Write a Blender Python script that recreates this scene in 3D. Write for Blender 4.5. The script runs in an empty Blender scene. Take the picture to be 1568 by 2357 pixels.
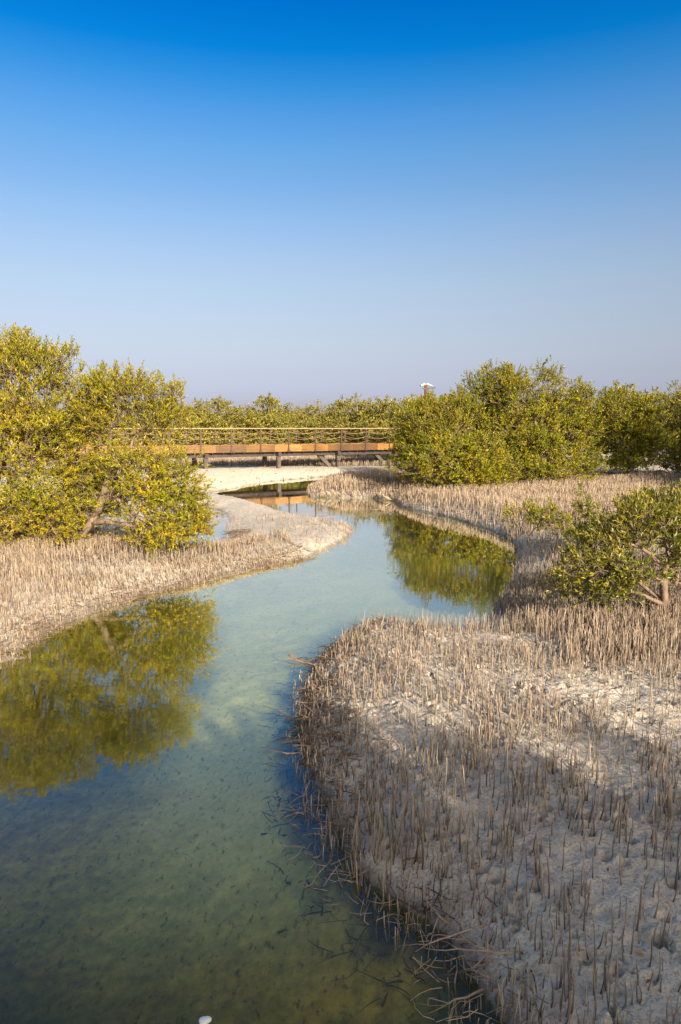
import bpy, math, random
import numpy as np
from mathutils import Vector

# ------------------------------------------------------------------ camera, world, sun
SC = bpy.context.scene
COL = SC.collection
H = 2.6                                   # eye above the water
PITCH = math.atan((1178.5 - 985.0) / 1571.0)
F = 1571.0                                # focal length in pixels of a 1568 px wide picture
cam = bpy.data.cameras.new('camera')
cam.sensor_fit = 'VERTICAL'; cam.sensor_height = 36.0; cam.sensor_width = 24.0
cam.lens = 24.0; cam.clip_start = 0.05; cam.clip_end = 3000
cam_o = bpy.data.objects.new('camera', cam); COL.objects.link(cam_o)
cam_o.location = (0, 0, H); cam_o.rotation_euler = (math.pi / 2 - PITCH, 0, 0)
SC.camera = cam_o

SUN_AZ = math.radians(25)                 # light travels forward and to the left
SUN_EL = math.radians(20)
ld = Vector((-math.sin(SUN_AZ) * math.cos(SUN_EL), math.cos(SUN_AZ) * math.cos(SUN_EL), -math.sin(SUN_EL)))
sun = bpy.data.lights.new('sun', 'SUN'); sun.energy = 4.8; sun.angle = math.radians(0.6)
sun.color = (1.0, 0.86, 0.66)
sun_o = bpy.data.objects.new('sun', sun); COL.objects.link(sun_o)
sun_o.rotation_euler = ld.to_track_quat('-Z', 'Y').to_euler(); sun_o.location = (6, -12, 9)

W = bpy.data.worlds.new('World'); SC.world = W; W.use_nodes = True
nt = W.node_tree; nt.nodes.clear()
wo = nt.nodes.new('ShaderNodeOutputWorld'); bg = nt.nodes.new('ShaderNodeBackground')
sk = nt.nodes.new('ShaderNodeTexSky'); sk.sky_type = 'NISHITA'; sk.sun_disc = False
sk.sun_elevation = SUN_EL; sk.sun_rotation = math.pi - SUN_AZ
sk.air_density = 1.0; sk.dust_density = 1.2; sk.ozone_density = 2.0
bg.inputs['Strength'].default_value = 0.0768
# the evening sky is deep blue overhead and lilac at the horizon: grade the sky by elevation
tc = nt.nodes.new('ShaderNodeTexCoord'); sp = nt.nodes.new('ShaderNodeSeparateXYZ')
rp = nt.nodes.new('ShaderNodeValToRGB'); mx = nt.nodes.new('ShaderNodeMix'); mx.data_type = 'RGBA'; mx.blend_type = 'MULTIPLY'
mx.inputs[0].default_value = 1.0
SKY_STOPS = [(0.0, (0.56, 0.54, 0.84)), (0.044, (0.585, 0.545, 0.825)), (0.077, (0.668, 0.567, 0.701)), (0.113, (0.791, 0.641, 0.678)), (0.148, (0.872, 0.711, 0.710)),
             (0.193, (0.938, 0.797, 0.756)), (0.236, (0.924, 0.836, 0.832)), (0.277, (0.812, 0.853, 0.905)), (0.317, (0.658, 0.829, 0.953)), (0.354, (0.508, 0.830, 1.011)),
             (0.390, (0.348, 0.776, 1.071)), (0.423, (0.144, 0.700, 1.082)), (0.454, (0.01, 0.60, 1.09)), (0.497, (0.0, 0.50, 1.06)), (0.60, (0.15, 0.56, 1.0)), (0.76, (0.55, 0.72, 0.92)), (1.0, (1.0, 0.95, 0.95))]
SKY_STOPS = [(p, c) for p, c in SKY_STOPS]
while len(rp.color_ramp.elements) > 1: rp.color_ramp.elements.remove(rp.color_ramp.elements[0])
for i, (p, c) in enumerate(SKY_STOPS):
    e = rp.color_ramp.elements[0] if i == 0 else rp.color_ramp.elements.new(p)
    e.position = p; e.color = (*c, 1)
nt.links.new(tc.outputs['Generated'], sp.inputs[0]); nt.links.new(sp.outputs['Z'], rp.inputs['Fac'])
nt.links.new(sk.outputs[0], mx.inputs[6])
# warm haze on the sun's side of the sky, behind the viewer
dt = nt.nodes.new('ShaderNodeVectorMath'); dt.operation = 'DOT_PRODUCT'; dt.inputs[1].default_value = tuple(-ld)
nt.links.new(tc.outputs['Generated'], dt.inputs[0])
mr = nt.nodes.new('ShaderNodeMapRange'); mr.inputs[1].default_value = -0.25; mr.inputs[2].default_value = 0.9
nt.links.new(dt.outputs['Value'], mr.inputs[0])
wm = nt.nodes.new('ShaderNodeMix'); wm.data_type = 'RGBA'; wm.blend_type = 'MIX'; wm.inputs[7].default_value = (2.7, 2.05, 1.35, 1)
nt.links.new(mr.outputs[0], wm.inputs[0]); nt.links.new(rp.outputs[0], wm.inputs[6]); nt.links.new(wm.outputs[2], mx.inputs[7])
nt.links.new(mx.outputs[2], bg.inputs['Color']); nt.links.new(bg.outputs[0], wo.inputs['Surface'])

SC.view_settings.view_transform = 'Standard'; SC.view_settings.look = 'None'
SC.view_settings.exposure = 1.2; SC.view_settings.gamma = 1.0
SC.cycles.max_bounces = 8; SC.cycles.transparent_max_bounces = 12
SC.cycles.diffuse_bounces = 3; SC.cycles.glossy_bounces = 3; SC.cycles.transmission_bounces = 3
SC.cycles.use_denoising = True
SC.cycles.sample_clamp_indirect = 4.0

RNG = np.random.default_rng(7)

# ------------------------------------------------------------------ projection of survey points to the ground
cp, sn = math.cos(PITCH), math.sin(PITCH)
def ground(px, py, z=0.0):
    v = (py - 1178.5) / F
    t = (H - z) / (sn + v * cp)
    return ((px - 784.0) / F * t, t * (cp - v * sn))
def at(px, py, y):
    """world point at forward distance y"""
    v = (py - 1178.5) / F
    t = y / (cp - v * sn)
    return np.array([(px - 784.0) / F * t, y, H - t * (sn + v * cp)])
def to_px(p):
    x, y, z = p[..., 0], p[..., 1], p[..., 2] - H
    dep = y * cp - z * sn
    up = y * sn + z * cp
    return 784 + F * x / dep, 1178.5 - F * up / dep, dep

# ------------------------------------------------------------------ object helpers
def tag(o, label=None, cat=None, group=None, kind=None):
    if label: o['label'] = label
    if cat: o['category'] = cat
    if group: o['group'] = group
    if kind: o['kind'] = kind
    return o
def empty(name, loc, rz=0.0):
    o = bpy.data.objects.new(name, None); COL.objects.link(o)
    o.location = tuple(float(v) for v in loc); o.rotation_euler = (0, 0, rz); o.empty_display_size = 0.3
    return o
def copy_tree(o, parent=None):
    c = o.copy(); COL.objects.link(c)
    if parent is not None: c.parent = parent
    for ch in list(o.children): copy_tree(ch, c)
    return c
def np_mesh(name, V, Fs, smooth=False, attrs=None):
    """V (n,3); Fs list of (m,k) int arrays"""
    me = bpy.data.meshes.new(name)
    V = np.ascontiguousarray(V, dtype=np.float32)
    me.vertices.add(len(V)); me.vertices.foreach_set('co', V.ravel())
    Fs = [f for f in Fs if len(f)]
    nl = sum(f.size for f in Fs); npoly = sum(len(f) for f in Fs)
    me.loops.add(nl); me.loops.foreach_set('vertex_index', np.concatenate([f.ravel() for f in Fs]).astype(np.int32))
    tot = np.concatenate([np.full(len(f), f.shape[1], np.int32) for f in Fs])
    st = np.concatenate([[0], np.cumsum(tot)[:-1]]).astype(np.int32)
    me.polygons.add(npoly); me.polygons.foreach_set('loop_start', st); me.polygons.foreach_set('loop_total', tot)
    me.polygons.foreach_set('use_smooth', np.full(npoly, smooth, bool))
    for k, a in (attrs or {}).items():
        at_ = me.attributes.new(k, 'FLOAT', 'POINT'); at_.data.foreach_set('value', np.ascontiguousarray(a, dtype=np.float32))
    me.update(calc_edges=True)
    return me
def link(name, me, mat=None, parent=None, loc=None):
    o = bpy.data.objects.new(name, me); COL.objects.link(o)
    if mat is not None: me.materials.append(mat)
    if parent is not None: o.parent = parent
    if loc is not None: o.location = tuple(float(v) for v in loc)
    return o

class MB:
    """collects boxes and tubes into one mesh"""
    def __init__(s): s.V = []; s.Q = []; s.N = []; s.n = 0
    def add(s, V, faces):
        V = np.asarray(V, float); s.V.append(V)
        for f in faces:
            f = np.asarray(f) + s.n
            (s.Q if f.ndim == 2 else s.N).append(f)
        s.n += len(V)
    def box(s, c, ax, ay, az, bev=0.0):
        """box about c with half axis vectors; chamfered vertical/long edges when bev"""
        c, ax, ay, az = (np.asarray(v, float) for v in (c, ax, ay, az))
        if bev <= 0:
            V = [c + i * ax + j * ay + k * az for k in (-1, 1) for (i, j) in ((-1, -1), (1, -1), (1, 1), (-1, 1))]
            s.add(V, [np.array([[0, 3, 2, 1], [4, 5, 6, 7], [0, 1, 5, 4], [1, 2, 6, 5], [2, 3, 7, 6], [3, 0, 4, 7]])]); return
        ny, nz = np.linalg.norm(ay), np.linalg.norm(az)
        by, bz = bev / ny, bev / nz
        ring = [(-1, -1 + bz), (-1 + by, -1), (1 - by, -1), (1, -1 + bz), (1, 1 - bz), (1 - by, 1), (-1 + by, 1), (-1, 1 - bz)]
        V = [c + i * ax + j * ay + k * az for i in (-1, 1) for (j, k) in ring]
        q = np.array([[i, (i + 1) % 8, 8 + (i + 1) % 8, 8 + i] for i in range(8)])
        s.add(V, [q, np.array([list(range(7, -1, -1))]), np.array([list(range(8, 16))])])
    def tube(s, P, R, n=6, cap=True):
        P = np.asarray(P, float); m = len(P); R = np.broadcast_to(np.asarray(R, float), (m,))
        T = np.gradient(P, axis=0); T /= np.linalg.norm(T, axis=1)[:, None] + 1e-9
        ref = np.array([0.13, 0.21, 1.0]) if abs(T[0, 2]) < 0.9 else np.array([1.0, 0.2, 0.1])
        U = np.cross(T, ref); U /= np.linalg.norm(U, axis=1)[:, None] + 1e-9
        B = np.cross(T, U)
        a = np.arange(n) * 2 * np.pi / n
        V = P[:, None, :] + R[:, None, None] * (np.cos(a)[None, :, None] * U[:, None, :] + np.sin(a)[None, :, None] * B[:, None, :])
        i = np.arange(m - 1)[:, None] * n; j = np.arange(n)[None, :]; j2 = (j + 1) % n
        q = np.stack([i + j, i + j2, i + n + j2, i + n + j], -1).reshape(-1, 4)
        fs = [q]
        if cap: fs += [np.array([list(range(n - 1, -1, -1))]), np.array([list(range((m - 1) * n, m * n))])]
        s.add(V.reshape(-1, 3), fs)
    def mesh(s, name, smooth=False):
        by = {}
        for f in s.Q: by.setdefault(f.shape[1], []).append(f)
        return np_mesh(name, np.concatenate(s.V), [np.concatenate(v) for v in by.values()], smooth)
    def build(s, name, mat, parent=None, smooth=False, loc=None):
        return link(name, s.mesh(name, smooth), mat, parent, loc)

# ------------------------------------------------------------------ numpy noise
def _h(ix, iy, seed):
    n = (ix * 374761393 + iy * 668265263 + seed * 1442695041) & 0xFFFFFFFF
    n = ((n ^ (n >> 13)) * 1274126177) & 0xFFFFFFFF
    return ((n ^ (n >> 16)) & 0xFFFF) / 65535.0
def vnoise(x, y, seed=0):
    x0 = np.floor(x).astype(np.int64); y0 = np.floor(y).astype(np.int64)
    fx = x - x0; fy = y - y0
    fx = fx * fx * (3 - 2 * fx); fy = fy * fy * (3 - 2 * fy)
    a = _h(x0, y0, seed); b = _h(x0 + 1, y0, seed); c = _h(x0, y0 + 1, seed); d = _h(x0 + 1, y0 + 1, seed)
    return (a * (1 - fx) + b * fx) * (1 - fy) + (c * (1 - fx) + d * fx) * fy
def fbm(x, y, seed=0, o=4):
    r = 0; amp = 0.5; t = 0
    for k in range(o):
        r = r + amp * vnoise(x * 2 ** k + 17.3 * k, y * 2 ** k - 9.1 * k, seed + k); t += amp; amp *= 0.5
    return r / t * 2 - 1                  # about -1..1
def sstep(a, b, x):
    t = np.clip((x - a) / (b - a), 0, 1); return t * t * (3 - 2 * t)
def blob(x, y, cx, cy, rx, ry):
    return np.exp(-(((x - cx) / rx) ** 2 + ((y - cy) / ry) ** 2))

# ------------------------------------------------------------------ materials
def new_mat(name):
    m = bpy.data.materials.new(name); m.use_nodes = True
    t = m.node_tree; t.nodes.clear()
    out = t.nodes.new('ShaderNodeOutputMaterial')
    return m, t, out
def N(t, kind, **kw):
    n = t.nodes.new(kind)
    for k, v in kw.items(): setattr(n, k, v)
    return n
def ramp(t, stops, fac=None, interp='LINEAR'):
    r = N(t, 'ShaderNodeValToRGB'); r.color_ramp.interpolation = interp
    while len(r.color_ramp.elements) > 1: r.color_ramp.elements.remove(r.color_ramp.elements[0])
    for i, (p, c) in enumerate(stops):
        e = r.color_ramp.elements[0] if i == 0 else r.color_ramp.elements.new(p)
        e.position = p; e.color = (*c, 1) if len(c) == 3 else c
    if fac is not None: t.links.new(fac, r.inputs['Fac'])
    return r
def mix(t, a, b, fac, mode='MIX'):
    m = N(t, 'ShaderNodeMix', data_type='RGBA', blend_type=mode)
    for s, v in ((6, a), (7, b), (0, fac)):
        if isinstance(v, (int, float)): m.inputs[s].default_value = v
        elif isinstance(v, tuple): m.inputs[s].default_value = (*v, 1)
        else: t.links.new(v, m.inputs[s])
    return m.outputs[2]
def math_(t, op, a, b=None):
    m = N(t, 'ShaderNodeMath', operation=op)
    for i, v in enumerate((a, b)):
        if v is None: continue
        if isinstance(v, (int, float)): m.inputs[i].default_value = v
        else: t.links.new(v, m.inputs[i])
    return m.outputs[0]
def noise(t, scale, detail=4, rough=0.55, vec=None):
    n = N(t, 'ShaderNodeTexNoise'); n.inputs['Scale'].default_value = scale; n.inputs['Detail'].default_value = detail
    n.inputs['Roughness'].default_value = rough
    if vec is not None: t.links.new(vec, n.inputs['Vector'])
    return n

def leaf_material(name, stops, back=(0.20, 0.21, 0.10), trans=0.17, gloss=0.05):
    m, t, out = new_mat(name)
    g = N(t, 'ShaderNodeNewGeometry')
    r = ramp(t, stops, g.outputs['Random Per Island'])
    tcn = N(t, 'ShaderNodeTexCoord')
    nz = noise(t, 1.3, 2, 0.5, tcn.outputs['Object'])
    tint = ramp(t, [(0.35, (0.80, 0.92, 0.8)), (0.65, (1.25, 1.08, 1.0))], nz.outputs[0])
    c = mix(t, r.outputs[0], tint.outputs[0], 1.0, 'MULTIPLY')
    c2 = mix(t, c, mix(t, c, back, 0.5), g.outputs['Backfacing'])
    d = N(t, 'ShaderNodeBsdfDiffuse'); t.links.new(c2, d.inputs[0])
    tr = N(t, 'ShaderNodeBsdfTranslucent'); t.links.new(mix(t, c, (1.2, 1.15, 0.35), 1.0, 'MULTIPLY'), tr.inputs[0])
    gl = N(t, 'ShaderNodeBsdfGlossy'); gl.inputs['Roughness'].default_value = 0.42
    gl.inputs[0].default_value = (1, 1, 0.95, 1)
    m1 = N(t, 'ShaderNodeMixShader'); m1.inputs[0].default_value = trans
    m2 = N(t, 'ShaderNodeMixShader'); m2.inputs[0].default_value = gloss
    t.links.new(d.outputs[0], m1.inputs[1]); t.links.new(tr.outputs[0], m1.inputs[2])
    t.links.new(m1.outputs[0], m2.inputs[1]); t.links.new(gl.outputs[0], m2.inputs[2])
    t.links.new(m2.outputs[0], out.inputs['Surface'])
    return m
def bark_material(name, dark, light, scale=14):
    m, t, out = new_mat(name)
    tcn = N(t, 'ShaderNodeTexCoord')
    mp = N(t, 'ShaderNodeMapping'); mp.inputs['Scale'].default_value = (1, 1, 0.35); t.links.new(tcn.outputs['Object'], mp.inputs[0])
    nz = noise(t, scale, 5, 0.6, mp.outputs[0])
    r = ramp(t, [(0.3, dark), (0.7, light)], nz.outputs[0])
    b = N(t, 'ShaderNodeBsdfPrincipled'); b.inputs['Roughness'].default_value = 0.9
    bm = N(t, 'ShaderNodeBump'); bm.inputs['Strength'].default_value = 0.5; bm.inputs['Distance'].default_value = 0.02
    t.links.new(nz.outputs[0], bm.inputs['Height']); t.links.new(bm.outputs[0], b.inputs['Normal'])
    t.links.new(r.outputs[0], b.inputs['Base Color']); t.links.new(b.outputs[0], out.inputs['Surface'])
    return m
def plain(name, col, rough=0.6, var=0.25, scale=9, metal=0.0, stretch=(1, 1, 1), col2=None):
    m, t, out = new_mat(name)
    tcn = N(t, 'ShaderNodeTexCoord')
    mp = N(t, 'ShaderNodeMapping'); mp.inputs['Scale'].default_value = stretch; t.links.new(tcn.outputs['Object'], mp.inputs[0])
    nz = noise(t, scale, 5, 0.6, mp.outputs[0])
    lo = tuple(c * (1 - var) for c in col); hi = tuple(min(1, c * (1 + var)) for c in (col2 or col))
    r = ramp(t, [(0.3, lo), (0.7, hi)], nz.outputs[0])
    b = N(t, 'ShaderNodeBsdfPrincipled'); b.inputs['Roughness'].default_value = rough; b.inputs['Metallic'].default_value = metal
    t.links.new(r.outputs[0], b.inputs['Base Color']); t.links.new(b.outputs[0], out.inputs['Surface'])
    return m

LEAF_L = leaf_material('leaves_olive_gold', [(0.0, (0.110, 0.130, 0.004)), (0.5, (0.210, 0.200, 0.004)), (0.9, (0.310, 0.262, 0.006)), (1.0, (0.34, 0.21, 0.012))], back=(0.24, 0.215, 0.02), gloss=0.02)
LEAF_R = leaf_material('leaves_olive_green', [(0.0, (0.065, 0.085, 0.003)), (0.5, (0.165, 0.172, 0.003)), (0.9, (0.270, 0.240, 0.005)), (1.0, (0.28, 0.225, 0.012))], back=(0.17, 0.165, 0.02), gloss=0.02)
LEAF_D = leaf_material('leaves_deep_green', [(0.0, (0.050, 0.070, 0.006)), (0.5, (0.115, 0.125, 0.007)), (0.85, (0.225, 0.205, 0.014)), (1.0, (0.38, 0.32, 0.06))], back=(0.24, 0.225, 0.05), gloss=0.03)
LEAF_F = leaf_material('leaves_far', [(0.0, (0.040, 0.060, 0.006)), (0.5, (0.195, 0.185, 0.022)), (1.0, (0.37, 0.33, 0.08))], back=(0.22, 0.21, 0.06), gloss=0.02)
BARK = bark_material('bark_grey_brown', (0.085, 0.060, 0.042), (0.25, 0.18, 0.13))
TWIG = plain('bare_twig', (0.33, 0.25, 0.18), 0.9, 0.35, 20)

def root_material():
    m, t, out = new_mat('breathing_root_bark')
    g = N(t, 'ShaderNodeNewGeometry'); oi = N(t, 'ShaderNodeObjectInfo')
    rnd = math_(t, 'FRACT', math_(t, 'ADD', g.outputs['Random Per Island'], oi.outputs['Random']))
    r = ramp(t, [(0.0, (0.105, 0.080, 0.060)), (0.3, (0.205, 0.160, 0.120)), (0.7, (0.305, 0.245, 0.188)), (0.92, (0.44, 0.37, 0.29)), (1.0, (0.15, 0.09, 0.062))], rnd)
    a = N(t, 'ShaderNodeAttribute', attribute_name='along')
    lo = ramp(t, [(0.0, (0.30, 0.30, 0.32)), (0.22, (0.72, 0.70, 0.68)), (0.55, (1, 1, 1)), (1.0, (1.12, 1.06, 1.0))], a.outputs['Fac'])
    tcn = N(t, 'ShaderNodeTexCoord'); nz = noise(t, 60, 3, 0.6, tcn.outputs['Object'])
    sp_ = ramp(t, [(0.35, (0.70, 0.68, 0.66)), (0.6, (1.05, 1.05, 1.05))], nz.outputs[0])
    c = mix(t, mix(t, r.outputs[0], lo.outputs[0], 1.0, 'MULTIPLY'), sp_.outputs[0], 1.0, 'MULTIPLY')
    b = N(t, 'ShaderNodeBsdfPrincipled'); b.inputs['Roughness'].default_value = 0.85
    t.links.new(c, b.inputs['Base Color']); t.links.new(b.outputs[0], out.inputs['Surface'])
    return m
ROOT = root_material()

def ground_material():
    m, t, out = new_mat('mud_and_sand')
    tcn = N(t, 'ShaderNodeTexCoord'); P = tcn.outputs['Object']
    A = lambda n: N(t, 'ShaderNodeAttribute', attribute_name=n).outputs['Fac']
    n1 = noise(t, 9, 6, 0.6, P); n2 = noise(t, 55, 4, 0.6, P); n3 = noise(t, 1.1, 4, 0.6, P)
    sand = ramp(t, [(0.30, (0.36, 0.325, 0.28)), (0.50, (0.50, 0.455, 0.395)), (0.72, (0.60, 0.555, 0.485))], n1.outputs[0]).outputs[0]
    sand = mix(t, sand, ramp(t, [(0.34, (0.55, 0.54, 0.53)), (0.52, (1.04, 1.03, 1.02))], n2.outputs[0]).outputs[0], 0.85, 'MULTIPLY')
    sand = mix(t, sand, ramp(t, [(0.35, (0.84, 0.84, 0.87)), (0.65, (1.08, 1.05, 1.0))], n3.outputs[0]).outputs[0], 1.0, 'MULTIPLY')
    cream = ramp(t, [(0.3, (0.50, 0.455, 0.365)), (0.7, (0.65, 0.595, 0.485))], n1.outputs[0]).outputs[0]
    c = mix(t, sand, cream, A('cream'))
    # wet rim
    c = mix(t, c, mix(t, c, (0.42, 0.40, 0.40), 1.0, 'MULTIPLY'), A('wet'))
    # bed under water: pale sand, green silt, brown algal film, painted shade, dark leaf litter and old roots
    nb = noise(t, 3.2, 6, 0.62, P); nb2 = noise(t, 17, 5, 0.65, P); nb3 = noise(t, 38, 3, 0.6, P)
    pale = ramp(t, [(0.32, (0.44, 0.44, 0.30)), (0.68, (0.60, 0.59, 0.42))], nb2.outputs[0]).outputs[0]
    green = ramp(t, [(0.32, (0.215, 0.205, 0.062)), (0.68, (0.370, 0.345, 0.112))], nb2.outputs[0]).outputs[0]
    brown = ramp(t, [(0.30, (0.160, 0.122, 0.026)), (0.68, (0.40, 0.30, 0.066))], nb2.outputs[0]).outputs[0]
    bed = mix(t, pale, green, A('silt'))
    bed = mix(t, bed, brown, A('brown'))
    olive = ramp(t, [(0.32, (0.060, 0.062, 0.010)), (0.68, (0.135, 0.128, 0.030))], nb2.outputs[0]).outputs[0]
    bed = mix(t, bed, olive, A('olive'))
    bed = mix(t, bed, (0.018, 0.020, 0.010), A('deep'))  # deep water, with shadow and vignette painted into the bed colour
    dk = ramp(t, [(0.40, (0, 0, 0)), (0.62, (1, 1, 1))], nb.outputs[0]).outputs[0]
    bed = mix(t, bed, (0.022, 0.026, 0.018), math_(t, 'MULTIPLY', A('algae_shade'), dk))
    mpb = N(t, 'ShaderNodeMapping'); mpb.inputs['Scale'].default_value = (1.0, 0.55, 1); mpb.inputs['Rotation'].default_value = (0, 0, 0.5); t.links.new(P, mpb.inputs[0])
    nb4 = noise(t, 26, 4, 0.7, mpb.outputs[0])
    fl = ramp(t, [(0.57, (0, 0, 0)), (0.66, (1, 1, 1))], nb4.outputs[0]).outputs[0]
    mot = ramp(t, [(0.36, (0.62, 0.60, 0.55)), (0.60, (1.08, 1.06, 1.02))], noise(t, 6.5, 5, 0.65, P).outputs[0]).outputs[0]
    bed = mix(t, bed, mot, math_(t, 'ADD', math_(t, 'MULTIPLY', A('silt'), 0.8), 0.1), 'MULTIPLY')
    bed = mix(t, bed, mix(t, bed, (0.42, 0.42, 0.40), 1.0, 'MULTIPLY'), fl)
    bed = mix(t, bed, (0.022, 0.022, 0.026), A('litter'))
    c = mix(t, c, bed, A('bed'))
    b = N(t, 'ShaderNodeBsdfPrincipled')
    t.links.new(c, b.inputs['Base Color'])
    rr = N(t, 'ShaderNodeMapRange'); rr.inputs[3].default_value = 0.92; rr.inputs[4].default_value = 0.38
    t.links.new(A('wet'), rr.inputs[0]); t.links.new(rr.outputs[0], b.inputs['Roughness'])
    bm = N(t, 'ShaderNodeBump'); bm.inputs['Distance'].default_value = 0.03
    t.links.new(math_(t, 'SUBTRACT', 1.0, math_(t, 'MULTIPLY', A('bed'), 0.85)), bm.inputs['Strength'])
    hsum = math_(t, 'ADD', n1.outputs[0], math_(t, 'MULTIPLY', n2.outputs[0], 0.5))
    t.links.new(hsum, bm.inputs['Height']); t.links.new(bm.outputs[0], b.inputs['Normal'])
    t.links.new(b.outputs[0], out.inputs['Surface'])
    return m

def water_material():
    m, t, out = new_mat('lagoon_water')
    tcn = N(t, 'ShaderNodeTexCoord')
    mp = N(t, 'ShaderNodeMapping'); mp.inputs['Scale'].default_value = (0.6, 1.5, 1); t.links.new(tcn.outputs['Object'], mp.inputs[0])
    n1 = noise(t, 5.0, 3, 0.5, mp.outputs[0]); n2 = noise(t, 0.45, 2, 0.5, tcn.outputs['Object'])
    calm = ramp(t, [(0.40, (0.15, 0.15, 0.15)), (0.62, (1, 1, 1))], n2.outputs[0])
    bm = N(t, 'ShaderNodeBump'); bm.inputs['Distance'].default_value = 0.012
    t.links.new(math_(t, 'MULTIPLY', calm.outputs[0], 0.10), bm.inputs['Strength']); t.links.new(n1.outputs[0], bm.inputs['Height'])
    # reflectance by angle, the same from above and below the surface so that the sun reaches the bed
    ge = N(t, 'ShaderNodeNewGeometry'); dp = N(t, 'ShaderNodeVectorMath', operation='DOT_PRODUCT')
    t.links.new(bm.outputs[0], dp.inputs[0]); t.links.new(ge.outputs['Incoming'], dp.inputs[1])
    fz = math_(t, 'POWER', math_(t, 'SUBTRACT', 1.0, math_(t, 'ABSOLUTE', dp.outputs['Value'])), 3.4)
    fac = math_(t, 'MINIMUM', math_(t, 'ADD', math_(t, 'MULTIPLY', fz, 1.35), 0.018), 0.94)
    tr = N(t, 'ShaderNodeBsdfTransparent'); tr.inputs[0].default_value = (0.92, 0.92, 0.60, 1)
    gl = N(t, 'ShaderNodeBsdfGlossy'); gl.inputs['Roughness'].default_value = 0.015; gl.inputs[0].default_value = (0.95, 0.96, 0.92, 1)
    t.links.new(bm.outputs[0], gl.inputs['Normal'])
    ms = N(t, 'ShaderNodeMixShader'); t.links.new(fac, ms.inputs[0])
    t.links.new(tr.outputs[0], ms.inputs[1]); t.links.new(gl.outputs[0], ms.inputs[2]); t.links.new(ms.outputs[0], out.inputs['Surface'])
    return m

# ------------------------------------------------------------------ shorelines (surveyed from the photograph, on the water plane)
CH = [(-60, 1535), (0, 1508), (60, 1487), (150, 1437), (230, 1407), (330, 1374), (430, 1350), (520, 1327), (600, 1309), (700, 1286), (760, 1263), (798, 1242),
      (815, 1224), (802, 1208), (760, 1197), (700, 1187), (640, 1174), (580, 1157), (535, 1149), (500, 1144), (482, 1139),
      (500, 1132), (545, 1124), (600, 1112), (660, 1105), (720, 1100), (770, 1096), (815, 1095), (840, 1098), (800, 1108), (745, 1113), (716, 1118), (706, 1130), (714, 1143),
      (760, 1146), (850, 1147), (885, 1153), (905, 1152), (925, 1167), (985, 1181), (1040, 1193), (1100, 1211), (1150, 1230), (1180, 1248), (1188, 1268),
      (1190, 1300), (1178, 1335), (1150, 1372), (1132, 1405), (1112, 1432), (1075, 1446), (1000, 1448), (945, 1436), (900, 1430), (860, 1438), (820, 1455), (785, 1480), (745, 1515), (722, 1560), (706, 1620),
      (698, 1680), (705, 1735), (722, 1795), (742, 1855), (772, 1925), (805, 1990), (855, 2045), (930, 2095), (1000, 2130), (1050, 2175),
      (1090, 2240), (1130, 2305), (1180, 2370), (1260, 2480)]
CHW = [ground(*p) for p in CH] + [(1.5, 0.6), (2.2, -6), (-14, -8), (-15, 1.5), (-10, 4.2)]
POOL = [(330, 1215), (400, 1178), (450, 1166), (482, 1170), (512, 1178), (524, 1197), (520, 1220), (530, 1234), (515, 1256), (488, 1264), (420, 1266), (340, 1250)]
POOLW = [ground(*p) for p in POOL]
def smooth_closed(P, k=4):
    P = np.array(P); n = len(P); out = []
    for i in range(n):
        p0, p1, p2, p3 = P[i - 1], P[i], P[(i + 1) % n], P[(i + 2) % n]
        for s in np.arange(k) / k:
            out.append(0.5 * ((2 * p1) + (-p0 + p2) * s + (2 * p0 - 5 * p1 + 4 * p2 - p3) * s * s + (-p0 + 3 * p1 - 3 * p2 + p3) * s ** 3))
    return np.array(out)
CHS = smooth_closed(CHW, 3); POOLS = smooth_closed(POOLW, 3)
def sdist(x, y, P):
    """signed distance, positive outside polygon P"""
    sh = x.shape; x = x.ravel(); y = y.ravel(); best = np.full(len(x), 1e18); ins = np.zeros(len(x), bool)
    for i in range(len(P)):
        a = P[i]; b = P[(i + 1) % len(P)]; d = b - a; L = d @ d + 1e-12
        t = np.clip(((x - a[0]) * d[0] + (y - a[1]) * d[1]) / L, 0, 1)
        best = np.minimum(best, (x - a[0] - t * d[0]) ** 2 + (y - a[1] - t * d[1]) ** 2)
        if a[1] != b[1]:
            c = (a[1] > y) != (b[1] > y)
            ins ^= c & (x < d[0] * (y - a[1]) / (b[1] - a[1]) + a[0])
    s = np.sqrt(best); s[ins] *= -1
    return s.reshape(sh)

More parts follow.
